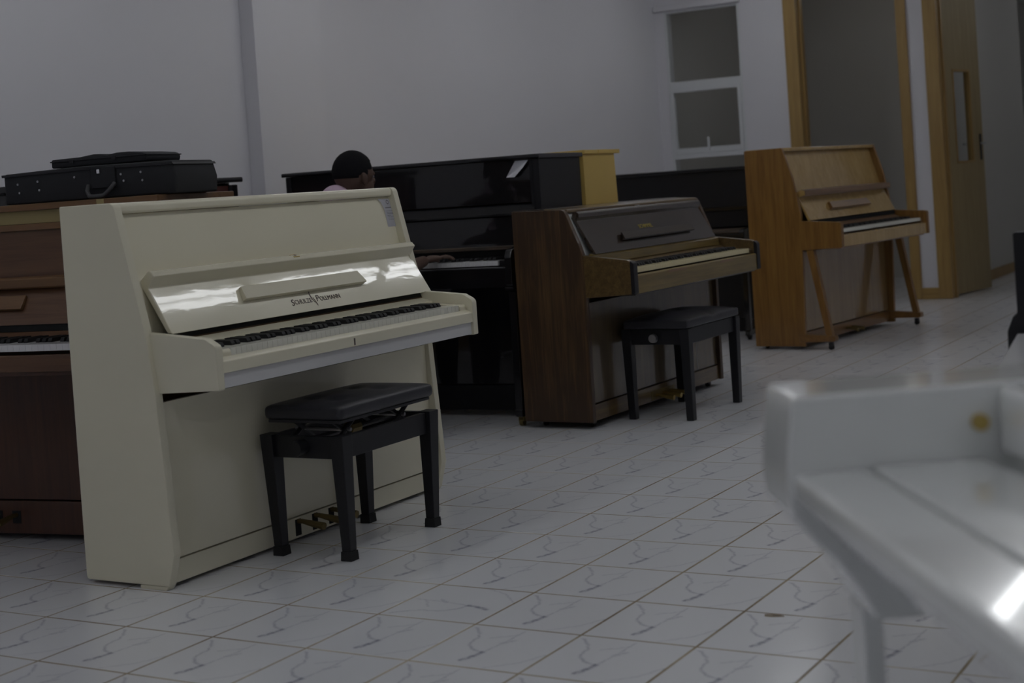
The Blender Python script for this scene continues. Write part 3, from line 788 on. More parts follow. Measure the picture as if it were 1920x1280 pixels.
kb = prism('keybed', [(.43, .615), (.74, .615), (.74, .66), (.43, .66)], .0405, W-.0405, 'teak_dark', tk, .002)
prism('key_slip', [(.735, .629), (.755, .629), (.755, .682), (.735, .684)], .0405, W-.0405, 'teak', tk, .003)
arm = arc_poly([(.45, .79, 0), (.73, .77, .02), (.762, .75, .015), (.762, .612, .005), (.45, .605, 0)])
for x0, x1 in ((.0, .040), (W-.040, W)): prism('arm', arm, x0, x1, 'teak', tk, .003)
keyboard(kb, .085, W-.09, .733, .562, .717, 'white_key', True)
prism('lower_panel', [(.44, .145), (.46, .145), (.46, .605), (.44, .605)], .0305, W-.0305, 'teak_dark', tk, .002)
prism('base_rail', [(.43, .024), (.465, .024), (.465, .14), (.43, .14)], .0305, W-.0305, 'teak_dark', tk, .002)
pedals(tk, (.62, .70, .78), .465, .085, 'old_brass', .10)
for x in (.62, .70, .78): prism('pedal_slot', [(.4652, .06), (.4665, .06), (.4665, .105), (.4652, .105)], x-.018, x+.018, 'black_felt', tk, 0)

# black piano with a red-brown panel against the left wall
dk = thing('upright_piano', 'black upright piano with a red-brown upper panel against the wall behind the instrument cases', 'piano', (-3.50, 1.385, 0), R90)
W = 1.50
for x0, x1 in ((0, .035), (W-.035, W)):
    prism('side_panel', [(0, .03), (0, 1.242), (.325, 1.242), (.325, .80), (.35, .60), (.35, .03)], x0, x1, 'black_gloss', dk, .003)
    prism('arm', arc_poly([(.33, .79, 0), (.45, .78, .02), (.47, .76, .01), (.47, .62, .01), (.33, .60, 0)]), x0, x1, 'black_gloss', dk, .003)
    prism('lid_support', [(.05, 1.2425), (.27, 1.2425), (.27, 1.254), (.05, 1.254)], x0+.002, x1-.002, 'black_satin', dk, .001)
prism('top_lid', arc_poly([(-.005, 1.2545, 0), (-.005, 1.282, .004), (.345, 1.282, .01), (.345, 1.2545, .008)]), -.012, W+.022, 'black_gloss', dk, .002)
prism('upper_panel', [(.295, .86), (.312, .86), (.312, 1.238), (.295, 1.238)], .06, W-.06, 'soundboard_red', dk, .002)
for x0, x1 in ((.0355, .0595), (W-.0595, W-.0355)): prism('panel_stile', [(.29, .80), (.320, .80), (.320, 1.242), (.29, 1.242)], x0, x1, 'black_satin', dk, .002)
prism('fallboard', [(.30, .70), (.45, .72), (.45, .735), (.32, .855), (.30, .855)], .0355, W-.0355, 'black_gloss', dk, .003)
prism('keybed', [(.30, .61), (.455, .61), (.455, .695), (.30, .695)], .0355, W-.0355, 'black_gloss', dk, .003)
prism('lower_panel', [(.31, .10), (.33, .10), (.33, .60), (.31, .60)], .0355, W-.0355, 'black_gloss', dk, .002)
prism('base_rail', [(.29, .03), (.335, .03), (.335, .095), (.29, .095)], .0355, W-.0355, 'black_satin', dk, .002)
prism('back_panel', [(0, .05), (.02, .05), (.02, 1.24), (0, 1.24)], .0355, W-.0355, 'black_paint', dk, 0)
for x in (.05, W-.05):
    for d in (.05, .30): caster(dk, x, d, .010, 'rubber')

# instrument cases on the teak lid
cs_o = P8 + w8*(-.012) + n8*.02
cs = thing('instrument_case', 'long black fabric instrument case with a drooping handle on the teak piano', 'case', (cs_o.x, cs_o.y, 1.1805), a8+math.radians(1.0))
CL, CW, CH = .705, .26, .112
prof = [(0, 0), (.012, 0), (CL-.012, .0), (CL, 0.0), (CL+.004, CH*.5), (CL-.012, CH), (CL*.45, CH+.004), (0, CH-.004)]
bm = bmesh.new(); prism_bm(bm, prof, 0, CW, 'y'); bmesh.ops.recalc_face_normals(bm, faces=bm.faces); bev(bm, .008, 3)
finish(bm, 'shell', 'case_fabric', cs)
bm = bmesh.new(); prism_bm(bm, [(-.005, CH-.006), (CL*.45, CH-.001), (CL-.008, CH-.006), (CL-.002, CH-.014), (CL*.45, CH-.010), (-.004, CH-.015)], -.004, CW+.003, 'y')
finish(bm, 'lid_seam', 'case_trim', cs, False)
box('zip_flap', (.37, -.007, .035), (.47, 0, CH-.004), 'case_fabric', cs, .003)
tube('carry_handle', [(x+.062, y, z) for x, y, z in ((.30, -.010, .048), (.302, -.022, .028), (.315, -.028, .010), (.342, -.030, .0085), (.372, -.030, .0095), (.388, -.028, .020), (.402, -.022, .036), (.408, -.010, .050))], .0075, 'handle_grey', cs, 10)
for x, z in ((.06, .07), (.065, .04), (.145, .075), (.15, .045), (.49, .078), (.50, .055), (.57, .08), (.575, .052), (.30, .08)):
    tube('rivet', [(x, -.0025, z), (x, .002, z)], .004, 'steel', cs, 8)
box('zip_pull', (.398, -.010, CH-.026), (.409, -.0075, CH-.012), 'paper', cs, .001)
cs2_o = P8 + w8*(.150) + n8*.08
c2 = thing('instrument_case', 'smaller black instrument case lying on top of the long case', 'case', (cs2_o.x, cs2_o.y, 1.1805+CH+.006), a8+math.radians(-1.0))
bm = bmesh.new()
prism_bm(bm, [(0, 0), (.40, 0), (.405, .014), (.40, .026), (.385, .031), (.33, .037), (.28, .037), (.24, .032), (.21, .037), (.18, .038), (.12, .032), (0, .030)], 0, .20, 'y')
bmesh.ops.recalc_face_normals(bm, faces=bm.faces); bev(bm, .005, 2)
finish(bm, 'shell', 'case_fabric', c2)
box('lid_seam', (-.003, -.003, .020), (.406, .203, .024), 'case_trim', c2, .001)
for x in (.09, .27): box('latch', (x-.010, -.005, .012), (x+.010, -.001, .026), 'case_trim', c2, .001)

# ------------------------------------------------------------------ inner row: black upright being played
a3 = math.radians(3)
n3 = Vector((-math.sin(a3), math.cos(a3), 0)); w3 = Vector((math.cos(a3), math.sin(a3), 0))
W = 1.515
P3 = Vector((-1.53, 2.82, 0)) + w3*.035                 # right front corner of the arm
bk_o = P3 - w3*W + n3*.84
bl = thing('upright_piano', 'tall polished black upright piano that the seated person plays', 'piano', bk_o, a3)
DD = .84                                                # d of the arm front
uf = DD-.36                                             # upper front
for x0, x1 in ((0, .035), (W-.035, W)):
    prism('side_panel', arc_poly([(0, .06, 0), (0, 1.262, 0), (uf, 1.262, 0), (uf, .80, 0), (uf+.06, .06, 0)]), x0, x1, 'black_satin', bl, .004)
prism('top_lid', arc_poly([(-.01, 1.2625, 0), (-.01, 1.284, .004), (uf+.02, 1.284, .008), (uf+.02, 1.2625, .006)]), -.012, W+.014, 'black_gloss', bl, .002)
prism('upper_panel', [(uf-.03, 1.05), (uf-.01, 1.05), (uf-.01, 1.262), (uf-.03, 1.262)], .0355, W-.0355, 'black_gloss', bl, .001)
prism('panel_stile', [(uf-.012, .86), (uf-.004, .86), (uf-.004, 1.262), (uf-.012, 1.262)], W-.055, W-.036, 'black_satin', bl, .002)
prism('music_shelf', arc_poly([(uf-.03, 1.0, 0), (uf+.01, .985, .004), (uf+.015, 1.000, .004), (uf-.02, 1.045, 0)]), .0355, W-.0355, 'black_gloss', bl, .002)
prism('fall_back', [(uf-.03, .84), (uf+.01, .84), (uf-.01, .985), (uf-.03, .985)], .0355, W-.0355, 'black_gloss', bl, .001)
prism('back_panel', [(0, .06), (.02, .06), (.02, 1.26), (0, 1.26)], .0355, W-.0355, 'oak_dark', bl, 0)
fbd = prism('fallboard', [(uf, .838), (DD-.17, .832), (DD-.17, .848), (uf, .856)], .0365, W-.0365, 'black_gloss', bl, .002)
prism('worn_edge', [(DD-.1695, .830), (DD-.160, .832), (DD-.160, .847), (DD-.1695, .850)], .0365, W-.0365, 'worn_edge', fbd, .002)
prism('name_rail', [(DD-.23, .70), (DD-.205, .70), (DD-.195, .83), (DD-.22, .83)], .0365, W-.0365, 'black_satin', bl, .001)
kb = prism('keybed', [(uf, .66), (DD-.02, .66), (DD-.02, .735), (uf, .735)], .0365, W-.0365, 'black_gloss', bl, .003)
prism('key_slip', arc_poly([(DD-.035, .72, 0), (DD-.018, .66, 0), (DD-.018, .752, .006), (DD-.035, .758, .003)]), .0365, W-.0365, 'black_gloss', bl, .002)
arm = arc_poly([(uf, .86, 0), (DD-.14, .852, 0), (DD-.02, .835, .02), (DD, .80, .02), (DD, .665, .02), (DD-.05, .64, 0), (uf, .64, 0)])
for x0, x1 in ((.0, .036), (W-.036, W)):
    a_ = prism('arm', arm, x0, x1, 'black_gloss', bl, .005)
    prism('leg', [(DD-.075, .638), (DD-.025, .638), (DD-.018, .07), (DD-.082, .07)], x0-.002, x1, 'black_gloss', bl, .004)
    prism('arm_moulding', [(DD-.09, .646), (DD+.004, .646), (DD+.004, .660), (DD-.09, .660)], x0-.004, x1+.004, 'black_gloss', a_, .003)
    prism('toe_block', arc_poly([(uf, .045, 0), (DD-.01, .045, .01), (DD-.01, .08, .01), (uf, .11, 0)]), x0, x1, 'black_gloss', bl, .004)
    caster(bl, (x0+x1)/2, DD-.045, .019, 'old_brass')
    caster(bl, (x0+x1)/2, .06, .019, 'old_brass')
kx0, kx1 = .10, W-.092
for x0, x1 in ((.037, kx0-.003), (kx1+.003, W-.037)): prism('key_block', [(DD-.20, .735), (DD-.20, .80), (DD-.05, .785), (DD-.05, .735)], x0, x1, 'black_satin', bl, .002)
keyboard(kb, kx0, kx1, DD-.042, DD-.205, .784, 'white_key', True)
prism('lower_panel', [(uf+.03, .16), (uf+.05, .16), (uf+.05, .655), (uf+.03, .655)], .0365, W-.0365, 'black_gloss', bl, .002)
prism('base_rail', [(uf+.02, .03), (uf+.055, .03), (uf+.055, .155), (uf+.02, .155)], .0365, W-.0365, 'black_satin', bl, .002)
pedals(bl, (.70, .80), uf+.055, .07, 'brass', .10)
# paper stuck on it
pp = bmesh.new()
pr = [Vector((W-.035+x, -(uf+.001+.006*k), z)) for k, (x, z) in enumerate(((-.093, 1.256), (-.018, 1.256), (-.045, 1.222), (-.092, 1.176), (-.135, 1.177)))]
pp.faces.new([pp.verts.new(p) for p in pr]); bmesh.ops.solidify(pp, geom=pp.faces[:], thickness=.0006)
po = finish(pp, 'paper_note', 'paper', None, False); po.location = bk_o; po.rotation_euler = (0, 0, a3)
tag(po, 'white paper note curling at the upper right of the played black piano', 'note')

# yellow piano back to back behind it (faces away)
W = 1.50
yl_o = P3 + n3*(.84+.02) + w3*.012
yl = thing('upright_piano', 'yellow wooden upright piano whose side shows past the end of the played black piano', 'piano', yl_o + n3*.43, a3+PI)
# local +x now points to -w3, front faces away (+n3)
for x0, x1 in ((0, .035), (W-.035, W)):
    o = prism('side_panel', [(0, .05), (0, 1.275), (.40, 1.275), (.43, .80), (.65, .77), (.65, .62), (.43, .60), (.43, .05)], x0, x1, 'yellow_wood_paint', yl, .003); o.location = (0, .43, 0)
box('top_lid', (-.012, -.02, 1.2755), (W+.01, .26, 1.297), 'yellow_wood_paint', yl, .002)
box('back_lid', (-.012, .266, 1.2755), (W+.01, .435, 1.296), 'yellow_wood_paint', yl, .002)
box('upper_panel', (.036, .03, .80), (W-.036, .05, 1.274), 'yellow_wood_paint', yl, .002)
box('lower_panel', (.036, .02, .08), (W-.036, .04, .60), 'yellow_wood_paint', yl, .002)
box('keybed', (.036, -.21, .62), (W-.036, .06, .68), 'yellow_wood_paint', yl, .003)
box('fallboard', (.036, -.20, .735), (W-.036, .05, .755), 'yellow_wood_paint', yl, .003)
box('back_panel', (.036, .41, .06), (W-.036, .43, 1.27), 'oak_dark', yl, 0)

# ------------------------------------------------------------------ inner row: farther black upright
W = 1.50
P4 = Vector((-1.70, 6.24, 0))
f4_o = P4 - w3*W + n3*.62
b2 = thing('upright_piano', 'low black upright piano under the window, between the brown and the oak piano', 'piano', f4_o, a3)
for x0, x1 in ((0, .035), (W-.035, W)):
    prism('side_panel', [(0, .03), (0, 1.150), (.34, 1.150), (.345, .76), (.36, .03)], x0, x1, 'black_satin', b2, .003)
    prism('arm', arc_poly([(.33, .76, 0), (.60, .745, .02), (.62, .73, .01), (.62, .60, .01), (.33, .60, 0)]), x0, x1, 'black_gloss', b2, .004)
    prism('leg', [(.56, .60), (.60, .60), (.60, .06), (.56, .06)], x0, x1, 'black_gloss', b2, .003)
    prism('toe_block', [(.34, .03), (.62, .03), (.62, .06), (.34, .09)], x0, x1, 'black_gloss', b2, .003)
    caster(b2, (x0+x1)/2, .58, .010, 'rubber')
    caster(b2, (x0+x1)/2, .05, .010, 'rubber')
prism('top_lid', [(-.01, 1.1505), (-.01, 1.172), (.365, 1.172), (.365, 1.1505)], -.01, W+.01, 'black_satin', b2, .004)
prism('upper_panel', [(.32, .90), (.335, .90), (.335, 1.149), (.32, 1.149)], .0355, W-.0355, 'black_satin', b2, .001)
prism('music_ledge', [(.31, .872), (.352, .872), (.352, .898), (.31, .898)], .0355, W-.0355, 'black_gloss', b2, .003)
prism('fallboard', [(.32, .76), (.338, .76), (.338, .871), (.32, .871)], .0355, W-.0355, 'black_satin', b2, .002)
kb = prism('keybed', [(.33, .61), (.60, .61), (.60, .68), (.33, .68)], .0355, W-.0355, 'black_gloss', b2, .003)
prism('key_cover', [(.34, .732), (.60, .722), (.60, .735), (.34, .748)], .0355, W-.0355, 'worn_edge', b2, .003)
prism('key_slip', [(.60, .62), (.612, .62), (.612, .715), (.60, .72)], .0355, W-.0355, 'black_gloss', b2, .002)
prism('lower_panel', [(.32, .12), (.34, .12), (.34, .60), (.32, .60)], .0355, W-.0355, 'black_satin', b2, .002)
prism('base_rail', [(.30, .03), (.345, .03), (.345, .115), (.30, .115)], .0355, W-.0355, 'black_satin', b2, .002)
prism('back_panel', [(0, .05), (.02, .05), (.02, 1.149), (0, 1.149)], .0355, W-.0355, 'black_paint', b2, 0)

# ------------------------------------------------------------------ black stools
def cushion(parent, x0, x1, y0, y1, z0, z1, mat, puff=.012, tufts=(), bevel=.014):
    """padded seat: dense top grid with a swelling and tuft dimples"""
    nx, ny = 22, 14
    bm = bmesh.new()
    bmesh.ops.create_grid(bm, x_segments=nx, y_segments=ny, size=1)
    cx, cy, hx, hy = (x0+x1)/2, (y0+y1)/2, (x1-x0)/2, (y1-y0)/2
    def rnd(u): return 1-(1-abs(u))**1.0
    for v in bm.verts:
        u, t = v.co.x, v.co.y
        z = z1-.004 + puff*(1-u**4)*(1-t**4)
        for tx, ty in tufts: z -= .012*math.exp(-(((u-tx)*hx)**2+((t-ty)*hy)**2)/.0012)
        v.co = Vector((cx+u*hx, cy+t*hy, z))
    ext = bmesh.ops.extrude_face_region(bm, geom=bm.faces[:])
    for v in [g for g in ext['geom'] if isinstance(g, bmesh.types.BMVert)]: v.co.z = z0
    bmesh.ops.recalc_face_normals(bm, faces=bm.faces)
    bev(bm, bevel, 3) if bevel else None
    return finish(bm, 'seat', mat, parent, True, 60)

s1 = thing('piano_stool', 'black leather stool with raised seat on scissor struts before the cream piano', 'stool', (-.889, .708, 0), R90)
# local x = along the piano, local -y = towards the aisle
cushion(s1, -.262, .262, -.158, .150, .438, .486, 'leather', .010, ((-.5, .35), (.35, .35), (-.5, -.3), (.4, -.3)), .016)
box('seat_base', (-.25, -.145, .428), (.25, .14, .438), 'black_paint', s1, .002)
for sy in (-1, 1):
    fr = box('apron', (-.215, sy*.138-.010, .318), (.215, sy*.138+.010, .388), 'black_satin', s1, .002)
for sx in (-1, 1):
    box('apron', (sx*.245-.010, -.115, .318), (sx*.245+.010, .115, .388), 'black_satin', s1, .002)
    for sy in (-1, 1):
        lg = frustum('leg', (sx*.235, sy*.135, .030), (.017, .017), (sx*.244, sy*.139, .392), (.027, .025), 'black_satin', s1, .003)
        frustum('foot_cap', (sx*.2345, sy*.1345, 0), (.021, .021), (sx*.235, sy*.135, .030), (.0195, .0195), 'rubber', lg, .002)
for sx in (-.15, .15):
    for sy in (-.09, .09):
        tube('scissor_strut', [(sx-.055, sy, .36), (sx+.05, sy, .428)], .008, 'black_paint', s1, 8)
        tube('scissor_strut', [(sx+.055, sy*.86, .36), (sx-.05, sy*.86, .428)], .008, 'black_paint', s1, 8)
    tube('scissor_axle', [(sx, -.11, .394), (sx, .11, .394)], .006, 'steel', s1, 8)
tube('spindle', [(-.24, 0, .372), (.24, 0, .372)], .008, 'black_paint', s1, 8)
tube('adjusting_nut', [(-.02, 0, .372), (.03, 0, .372)], .022, 'old_brass', s1, 10)
for sx in (-1, 1): tube('knob', [(sx*.255, 0, .355), (sx*.275, 0, .355), (sx*.30, 0, .355)], .024, 'black_satin', s1, 14)

s2 = thing('piano_stool', 'low black stool with a steel side knob before the brown piano', 'stool', (-.893, 3.368, 0), R90-math.radians(1.0))
cushion(s2, -.300, .300, -.170, .160, .426, .470, 'leather', .022, ((-.0, .0), (0, .9), (0, -.9)), .008)
for sy in (-1, 1): box('apron', (-.25, sy*.150-.010, .352), (.25, sy*.150+.010, .424), 'black_satin', s2, .002)
for sx in (-1, 1):
    box('apron', (sx*.275-.010, -.13, .352), (sx*.275+.010, .13, .424), 'black_satin', s2, .002)
    for sy in (-1, 1): frustum('leg', (sx*.268, sy*.148, 0), (.018, .018), (sx*.276, sy*.150, .425), (.024, .024), 'black_satin', s2, .003)
kn = tube('knob', [(-.287, .0, .385), (-.30, .0, .385), (-.305, .0, .385), (-.325, .0, .385)], .02, 'steel', s2, 16, [.008, .008, .021, .019])

# ------------------------------------------------------------------ the person at the black piano
HEADC = Vector((-2.083, 2.44, 1.232))
KEYD = lambda wv, D, z: Vector((-1.53, 2.82, 0)) + w3*wv + n3*D + Vector((0, 0, z))
sb = thing('piano_bench', 'black bench under the person playing the black piano', 'bench', (-2.13, 2.30, 0), a3)
box('seat', (-.30, -.17, .43), (.30, .17, .485), 'leather', sb, .012, 3)
for sx in (-1, 1):
    for sy in (-1, 1): frustum('leg', (sx*.26, sy*.135, 0), (.018, .018), (sx*.265, sy*.14, .43), (.024, .024), 'black_satin', sb, .002)
for sy in (-1, 1): box('apron', (-.24, sy*.14-.01, .36), (.24, sy*.14+.01, .43), 'black_satin', sb, .002)

def skin_mesh(name, joints, bones, root=0, sub=2):
    me = bpy.data.meshes.new(name)
    me.from_pydata([tuple(j[0]) for j in joints], bones, [])
    o = bpy.data.objects.new(name, me); COL.objects.link(o)
    sk = o.modifiers.new('skin', 'SKIN'); sk.use_smooth_shade = True
    lay = me.skin_vertices[0] if me.skin_vertices else None
    if lay is None:
        bm = bmesh.new(); bm.from_mesh(me); bm.verts.layers.skin.verify(); bm.to_mesh(me); bm.free(); lay = me.skin_vertices[0]
    for i, j in enumerate(joints):
        r = j[1]; lay.data[i].radius = r if isinstance(r, tuple) else (r, r)
        lay.data[i].use_root = (i == root)
    ss = o.modifiers.new('sub', 'SUBSURF'); ss.levels = sub; ss.render_levels = sub
    dg = bpy.context.evaluated_depsgraph_get(); dg.update()
    out = bpy.data.meshes.new_from_object(o.evaluated_get(dg))
    bpy.data.objects.remove(o)
    return out

def ellipsoid_bm(bm, c, r, rotz=0.0, seg=28):
    m = Matrix.Translation(c) @ Matrix.Rotation(rotz, 4, 'Z') @ Matrix.Diagonal((*r, 1))
    bmesh.ops.create_uvsphere(bm, u_segments=seg, v_segments=seg//2+4, radius=1, matrix=m)

def voxel(name, meshes, extra_bm, size, mat, parent):
    bm = bmesh.new()
    for me in meshes: bm.from_mesh(me)
    tmp = bpy.data.meshes.new('tmp'); extra_bm.to_mesh(tmp); extra_bm.free(); bm.from_mesh(tmp)
    bmesh.ops.recalc_face_normals(bm, faces=bm.faces)
    me = bpy.data.meshes.new(name); bm.to_mesh(me); bm.free()
    o = bpy.data.objects.new(name, me); COL.objects.link(o)
    rm = o.modifiers.new('remesh', 'REMESH'); rm.mode = 'VOXEL'; rm.voxel_size = size; rm.use_smooth_shade = True
    sm = o.modifiers.new('smooth', 'SMOOTH'); sm.factor = .5; sm.iterations = 3
    dg = bpy.context.evaluated_depsgraph_get(); dg.update()
    out = bpy.data.meshes.new_from_object(o.evaluated_get(dg)); bpy.data.objects.remove(o)
    out.materials.clear(); out.materials.append(MATS[mat])
    for p in out.polygons: p.use_smooth = True; p.material_index = 0
    ob = bpy.data.objects.new(name, out); COL.objects.link(ob)
    if parent: ob.parent = parent
    return ob

fw = n3.copy(); rt = w3.copy(); up = Vector((0, 0, 1))
B = Vector((-2.135, 2.27, 0))                            # pelvis over the bench
def at(r_, f_, z): return B + rt*r_ + fw*f_ + up*z
neck = HEADC - rt*.015 - fw*.045 - up*.125
sh_l, sh_r = at(-.19, .085, 1.035), at(.175, .105, 1.02)
hand_r = KEYD(-.435, .065, .812); hand_l = KEYD(-.96, .065, .812)
elb_r = at(.285, .16, .775); elb_l = at(-.31, .15, .79)
wr_r = hand_r - (hand_r-elb_r).normalized()*.085; wr_l = hand_l - (hand_l-elb_l).normalized()*.085
J = [(at(0, 0, .60), (.155, .115)), (at(0, .02, .74), (.135, .10)), (at(0, .05, .90), (.15, .105)), (at(-.005, .075, 1.03), (.125, .085)), (neck, (.058, .06)),
     (sh_l, .062), (elb_l, .044), (wr_l, .028), (sh_r, .062), (elb_r, .044), (wr_r, .028),
     (at(-.10, .03, .555), .095), (at(-.13, .40, .515), .065), (at(-.14, .42, .09), .04), (at(.10, .03, .555), .095), (at(.13, .40, .515), .065), (at(.13, .44, .09), .04),
     (HEADC - up*.06 - fw*.01, (.06, .06)),
     (at(-.15, .53, .04), .035), (at(.14, .55, .04), .035)]
Bn = [(0, 1), (1, 2), (2, 3), (3, 4), (3, 5), (5, 6), (6, 7), (3, 8), (8, 9), (9, 10), (0, 11), (11, 12), (12, 13), (0, 14), (14, 15), (15, 16), (4, 17), (13, 18), (16, 19)]
body_sk = skin_mesh('body_skin', J, Bn, 0)

def hand_meshes(wr, tip, side):
    """palm and five fingers as skinned chains; side +1 right hand (thumb towards the left)"""
    f_ = (tip-wr); f_.z = 0; f_.normalize(); s_ = f_.cross(up).normalized()       # s_ to the right
    ms = []
    palm = [(wr, .027), (wr+f_*.04+up*.008, (.036, .016)), (wr+f_*.085+up*.006, (.038, .013))]
    ms.append(skin_mesh('palm', palm, [(0, 1), (1, 2)], 0, 2))
    for k, (off, ln, dz) in enumerate(((-.030, .068, 0), (-.010, .078, .002), (.010, .073, .001), (.030, .058, -.002))):
        o0 = wr+f_*.075+s_*off*side+up*.006
        sp = (f_+s_*off*side*4.0).normalized()
        pts = [(o0, .0095), (o0+sp*ln*.38+up*(.006+dz), .0092), (o0+sp*ln*.72+up*(-.001), .0082), (o0+sp*ln*.95-up*.016, .0072)]
        ms.append(skin_mesh('finger', pts, [(0, 1), (1, 2), (2, 3)], 0, 2))
    o0 = wr+f_*.025-s_*.020*side
    sp = (f_*.6-s_*side).normalized()
    pts = [(o0, .013), (o0+sp*.03-up*.002, .0115), (o0+sp*.05+f_*.015-up*.008, .0095), (o0+sp*.058+f_*.034-up*.014, .008)]
    ms.append(skin_mesh('thumb', pts, [(0, 1), (1, 2), (2, 3)], 0, 2))
    return ms
hands = hand_meshes(wr_r, hand_r + rt*.10, 1) + hand_meshes(wr_l, hand_l + fw*.05, 1*-1)
# head: turned a little to the right, tilted forward
TURN = a3 - math.radians(20)
hf = Vector((-math.sin(TURN), math.cos(TURN), 0)); hr = Vector((math.cos(TURN), math.sin(TURN), 0))
hb = bmesh.new()
ellipsoid_bm(hb, HEADC + up*.012 - hf*.006, (.079, .100, .098), TURN)        # skull
ellipsoid_bm(hb, HEADC + hf*.028 - up*.052, (.060, .070, .068), TURN)        # jaw and face
ellipsoid_bm(hb, HEADC + hf*.098 - up*.03, (.015, .022, .022), TURN, 12)      # nose
ellipsoid_bm(hb, HEADC + hf*.090 - up*.064, (.024, .012, .009), TURN, 12)     # lips
ellipsoid_bm(hb, HEADC + hf*.080 - up*.096, (.024, .018, .015), TURN, 12)     # chin
for s in (-1, 1):
    ellipsoid_bm(hb, HEADC + hr*s*.032 + hf*.083 + up*.004, (.017, .011, .009), TURN, 10)   # brow
    ellipsoid_bm(hb, HEADC + hr*s*.081 - hf*.002 - up*.022, (.010, .019, .031), TURN+s*.35, 14)   # ear
    ellipsoid_bm(hb, HEADC + hr*s*.087 - hf*.012 - up*.016, (.008, .010, .026), TURN+s*.5, 12)    # ear rim
person = voxel('person', [body_sk]+hands, hb, .0055, 'skin', None)
tag(person, 'person with short black hair in a pink shirt playing the tall black piano', 'person')
# eyes
for s in (-1, 1):
    eb = bmesh.new(); ellipsoid_bm(eb, HEADC + hr*s*.032 + hf*.083 - up*.010, (.009, .006, .006), TURN, 12)
    finish(eb, 'eye', 'ink', person)
# hair cap
hb = bmesh.new(); ellipsoid_bm(hb, HEADC + up*.016 - hf*.009, (.0835, .103, .1015), TURN, 44)
for v in hb.verts:
    d = v.co-HEADC
    fr = d.dot(hf); z = d.z
    lim = .022 if fr > .03 else -.004 - .014*max(0, (-fr)/.1)
    if fr > .06: lim = .055
    if z < lim: v.co = HEADC + (v.co-HEADC)*.90 - up*0
    else:
        k = .0012*math.sin(v.co.x*310)*math.sin(v.co.y*270+v.co.z*330); v.co += d.normalized()*k
finish(hb, 'hair', 'hair', person, True, 180)
# shirt (torso and sleeves) and trousers, a little proud of the body
JS = [(at(0, 0, .585), (.172, .132)), (at(0, .02, .74), (.152, .117)), (at(0, .05, .90), (.166, .122)), (at(-.005, .075, 1.03), (.140, .103)), (neck - up*.012, (.074, .076)),
      (sh_l, .078), (elb_l*.5+sh_l*.5, .066), (elb_l*.75+sh_l*.25, .060), (sh_r, .078), (elb_r*.5+sh_r*.5, .066), (elb_r*.75+sh_r*.25, .060),
      (at(-.03, .07, 1.115), (.085, .075)), (at(.055, .04, 1.09), (.065, .06))]
BS = [(0, 1), (1, 2), (2, 3), (3, 4), (3, 5), (5, 6), (6, 7), (3, 8), (8, 9), (9, 10), (3, 11), (3, 12)]
eb = bmesh.new(); ellipsoid_bm(eb, HEADC + Vector((-.052, -.085, -.125)), (.085, .075, .088), a3, 20); voxel('shirt', [skin_mesh('sh', JS, BS, 0)], eb, .010, 'pink_shirt', person)
JT = [(at(0, 0, .585), (.165, .125))] + [(j[0], j[1]+.014) for j in J[11:17]]
BT = [(0, 1), (1, 2), (2, 3), (0, 4), (4, 5), (5, 6)]
eb = bmesh.new(); voxel('trousers', [skin_mesh('tr', JT, BT, 0)], eb, .012, 'trousers', person)
for k, jj in ((13, 18), (16, 19)):
    eb = bmesh.new(); c = (J[k][0]+J[jj][0])/2; c.z = .045
    ellipsoid_bm(eb, c + fw*.02, (.048, .125, .044), a3, 20)
    for v in eb.verts: v.co.z = max(v.co.z, .002)
    finish(eb, 'shoe', 'black_satin', person)

# ------------------------------------------------------------------ opposite side: two black pianos at the right edge
ac = -R90+math.radians(8.5)
xd = Vector((math.cos(ac), math.sin(ac), 0)); RO = Vector((1.588, .211, 0))
W = 1.42                                                # local x runs towards the camera, front -y faces the aisle
rb = thing('console_piano', 'black console piano whose upright end panel shows at the right edge, beyond the white keys', 'piano', RO - xd*W, ac)
for x0, x1 in ((0, .045), (W-.045, W)):
    prism('side_panel', arc_poly([(-.30, .0, 0), (-.30, .945, 0), (.222, .945, .006), (.222, .765, 0), (.232, .757, .01), (.245, .725, .02), (.246, .60, .02), (.19, .57, .03), (.18, .0, 0)]), x0, x1, 'black_satin', rb, .004)
kb = box('keybed', (.046, -.225, .60), (W-.046, .02, .685), 'black_satin', rb, .004)
keyboard(kb, .050, W-.050, .222, .075, .722, 'white_key', False)
box('name_board', (.046, -.072, .69), (W-.046, -.05, .84), 'black_gloss', rb, .002)
box('top_lid', (.046, -.049, .90), (W-.046, .30, .945), 'black_satin', rb, .004)
box('back_panel', (.046, .27, .06), (W-.046, .295, .899), 'black_satin', rb, .002)
box('lower_panel', (.046, -.02, .08), (W-.046, 0, .595), 'black_satin', rb, .002)
W = 1.16
dg_ = thing('digital_piano', 'black digital piano at the right edge with its white keys running towards the camera', 'piano', RO + xd*.012, ac)
kb = box('case', (0, -.226, .62), (W, .12, .690), 'black_satin', dg_, .006)
keyboard(kb, .012, W-.012, .222, .075, .722, 'white_key', False)
for x0, x1 in ((0, .010), (W-.010, W)): box('cheek', (x0, -.224, .690), (x1, .12, .716), 'black_satin', dg_, .002)
box('control_panel', (.0105, -.072, .690), (W-.0105, .12, .738), 'black_satin', dg_, .004)
for x in (.03, W-.03):
    st = box('stand_side', (x-.012, -.10, .02), (x+.012, .10, .62), 'black_paint', dg_, .003)
    box('stand_foot', (x-.02, -.20, 0), (x+.02, .16, .02), 'black_paint', st, .003)
box('stand_rail', (.042, -.01, .30), (W-.042, .01, .36), 'black_paint', dg_, .002)

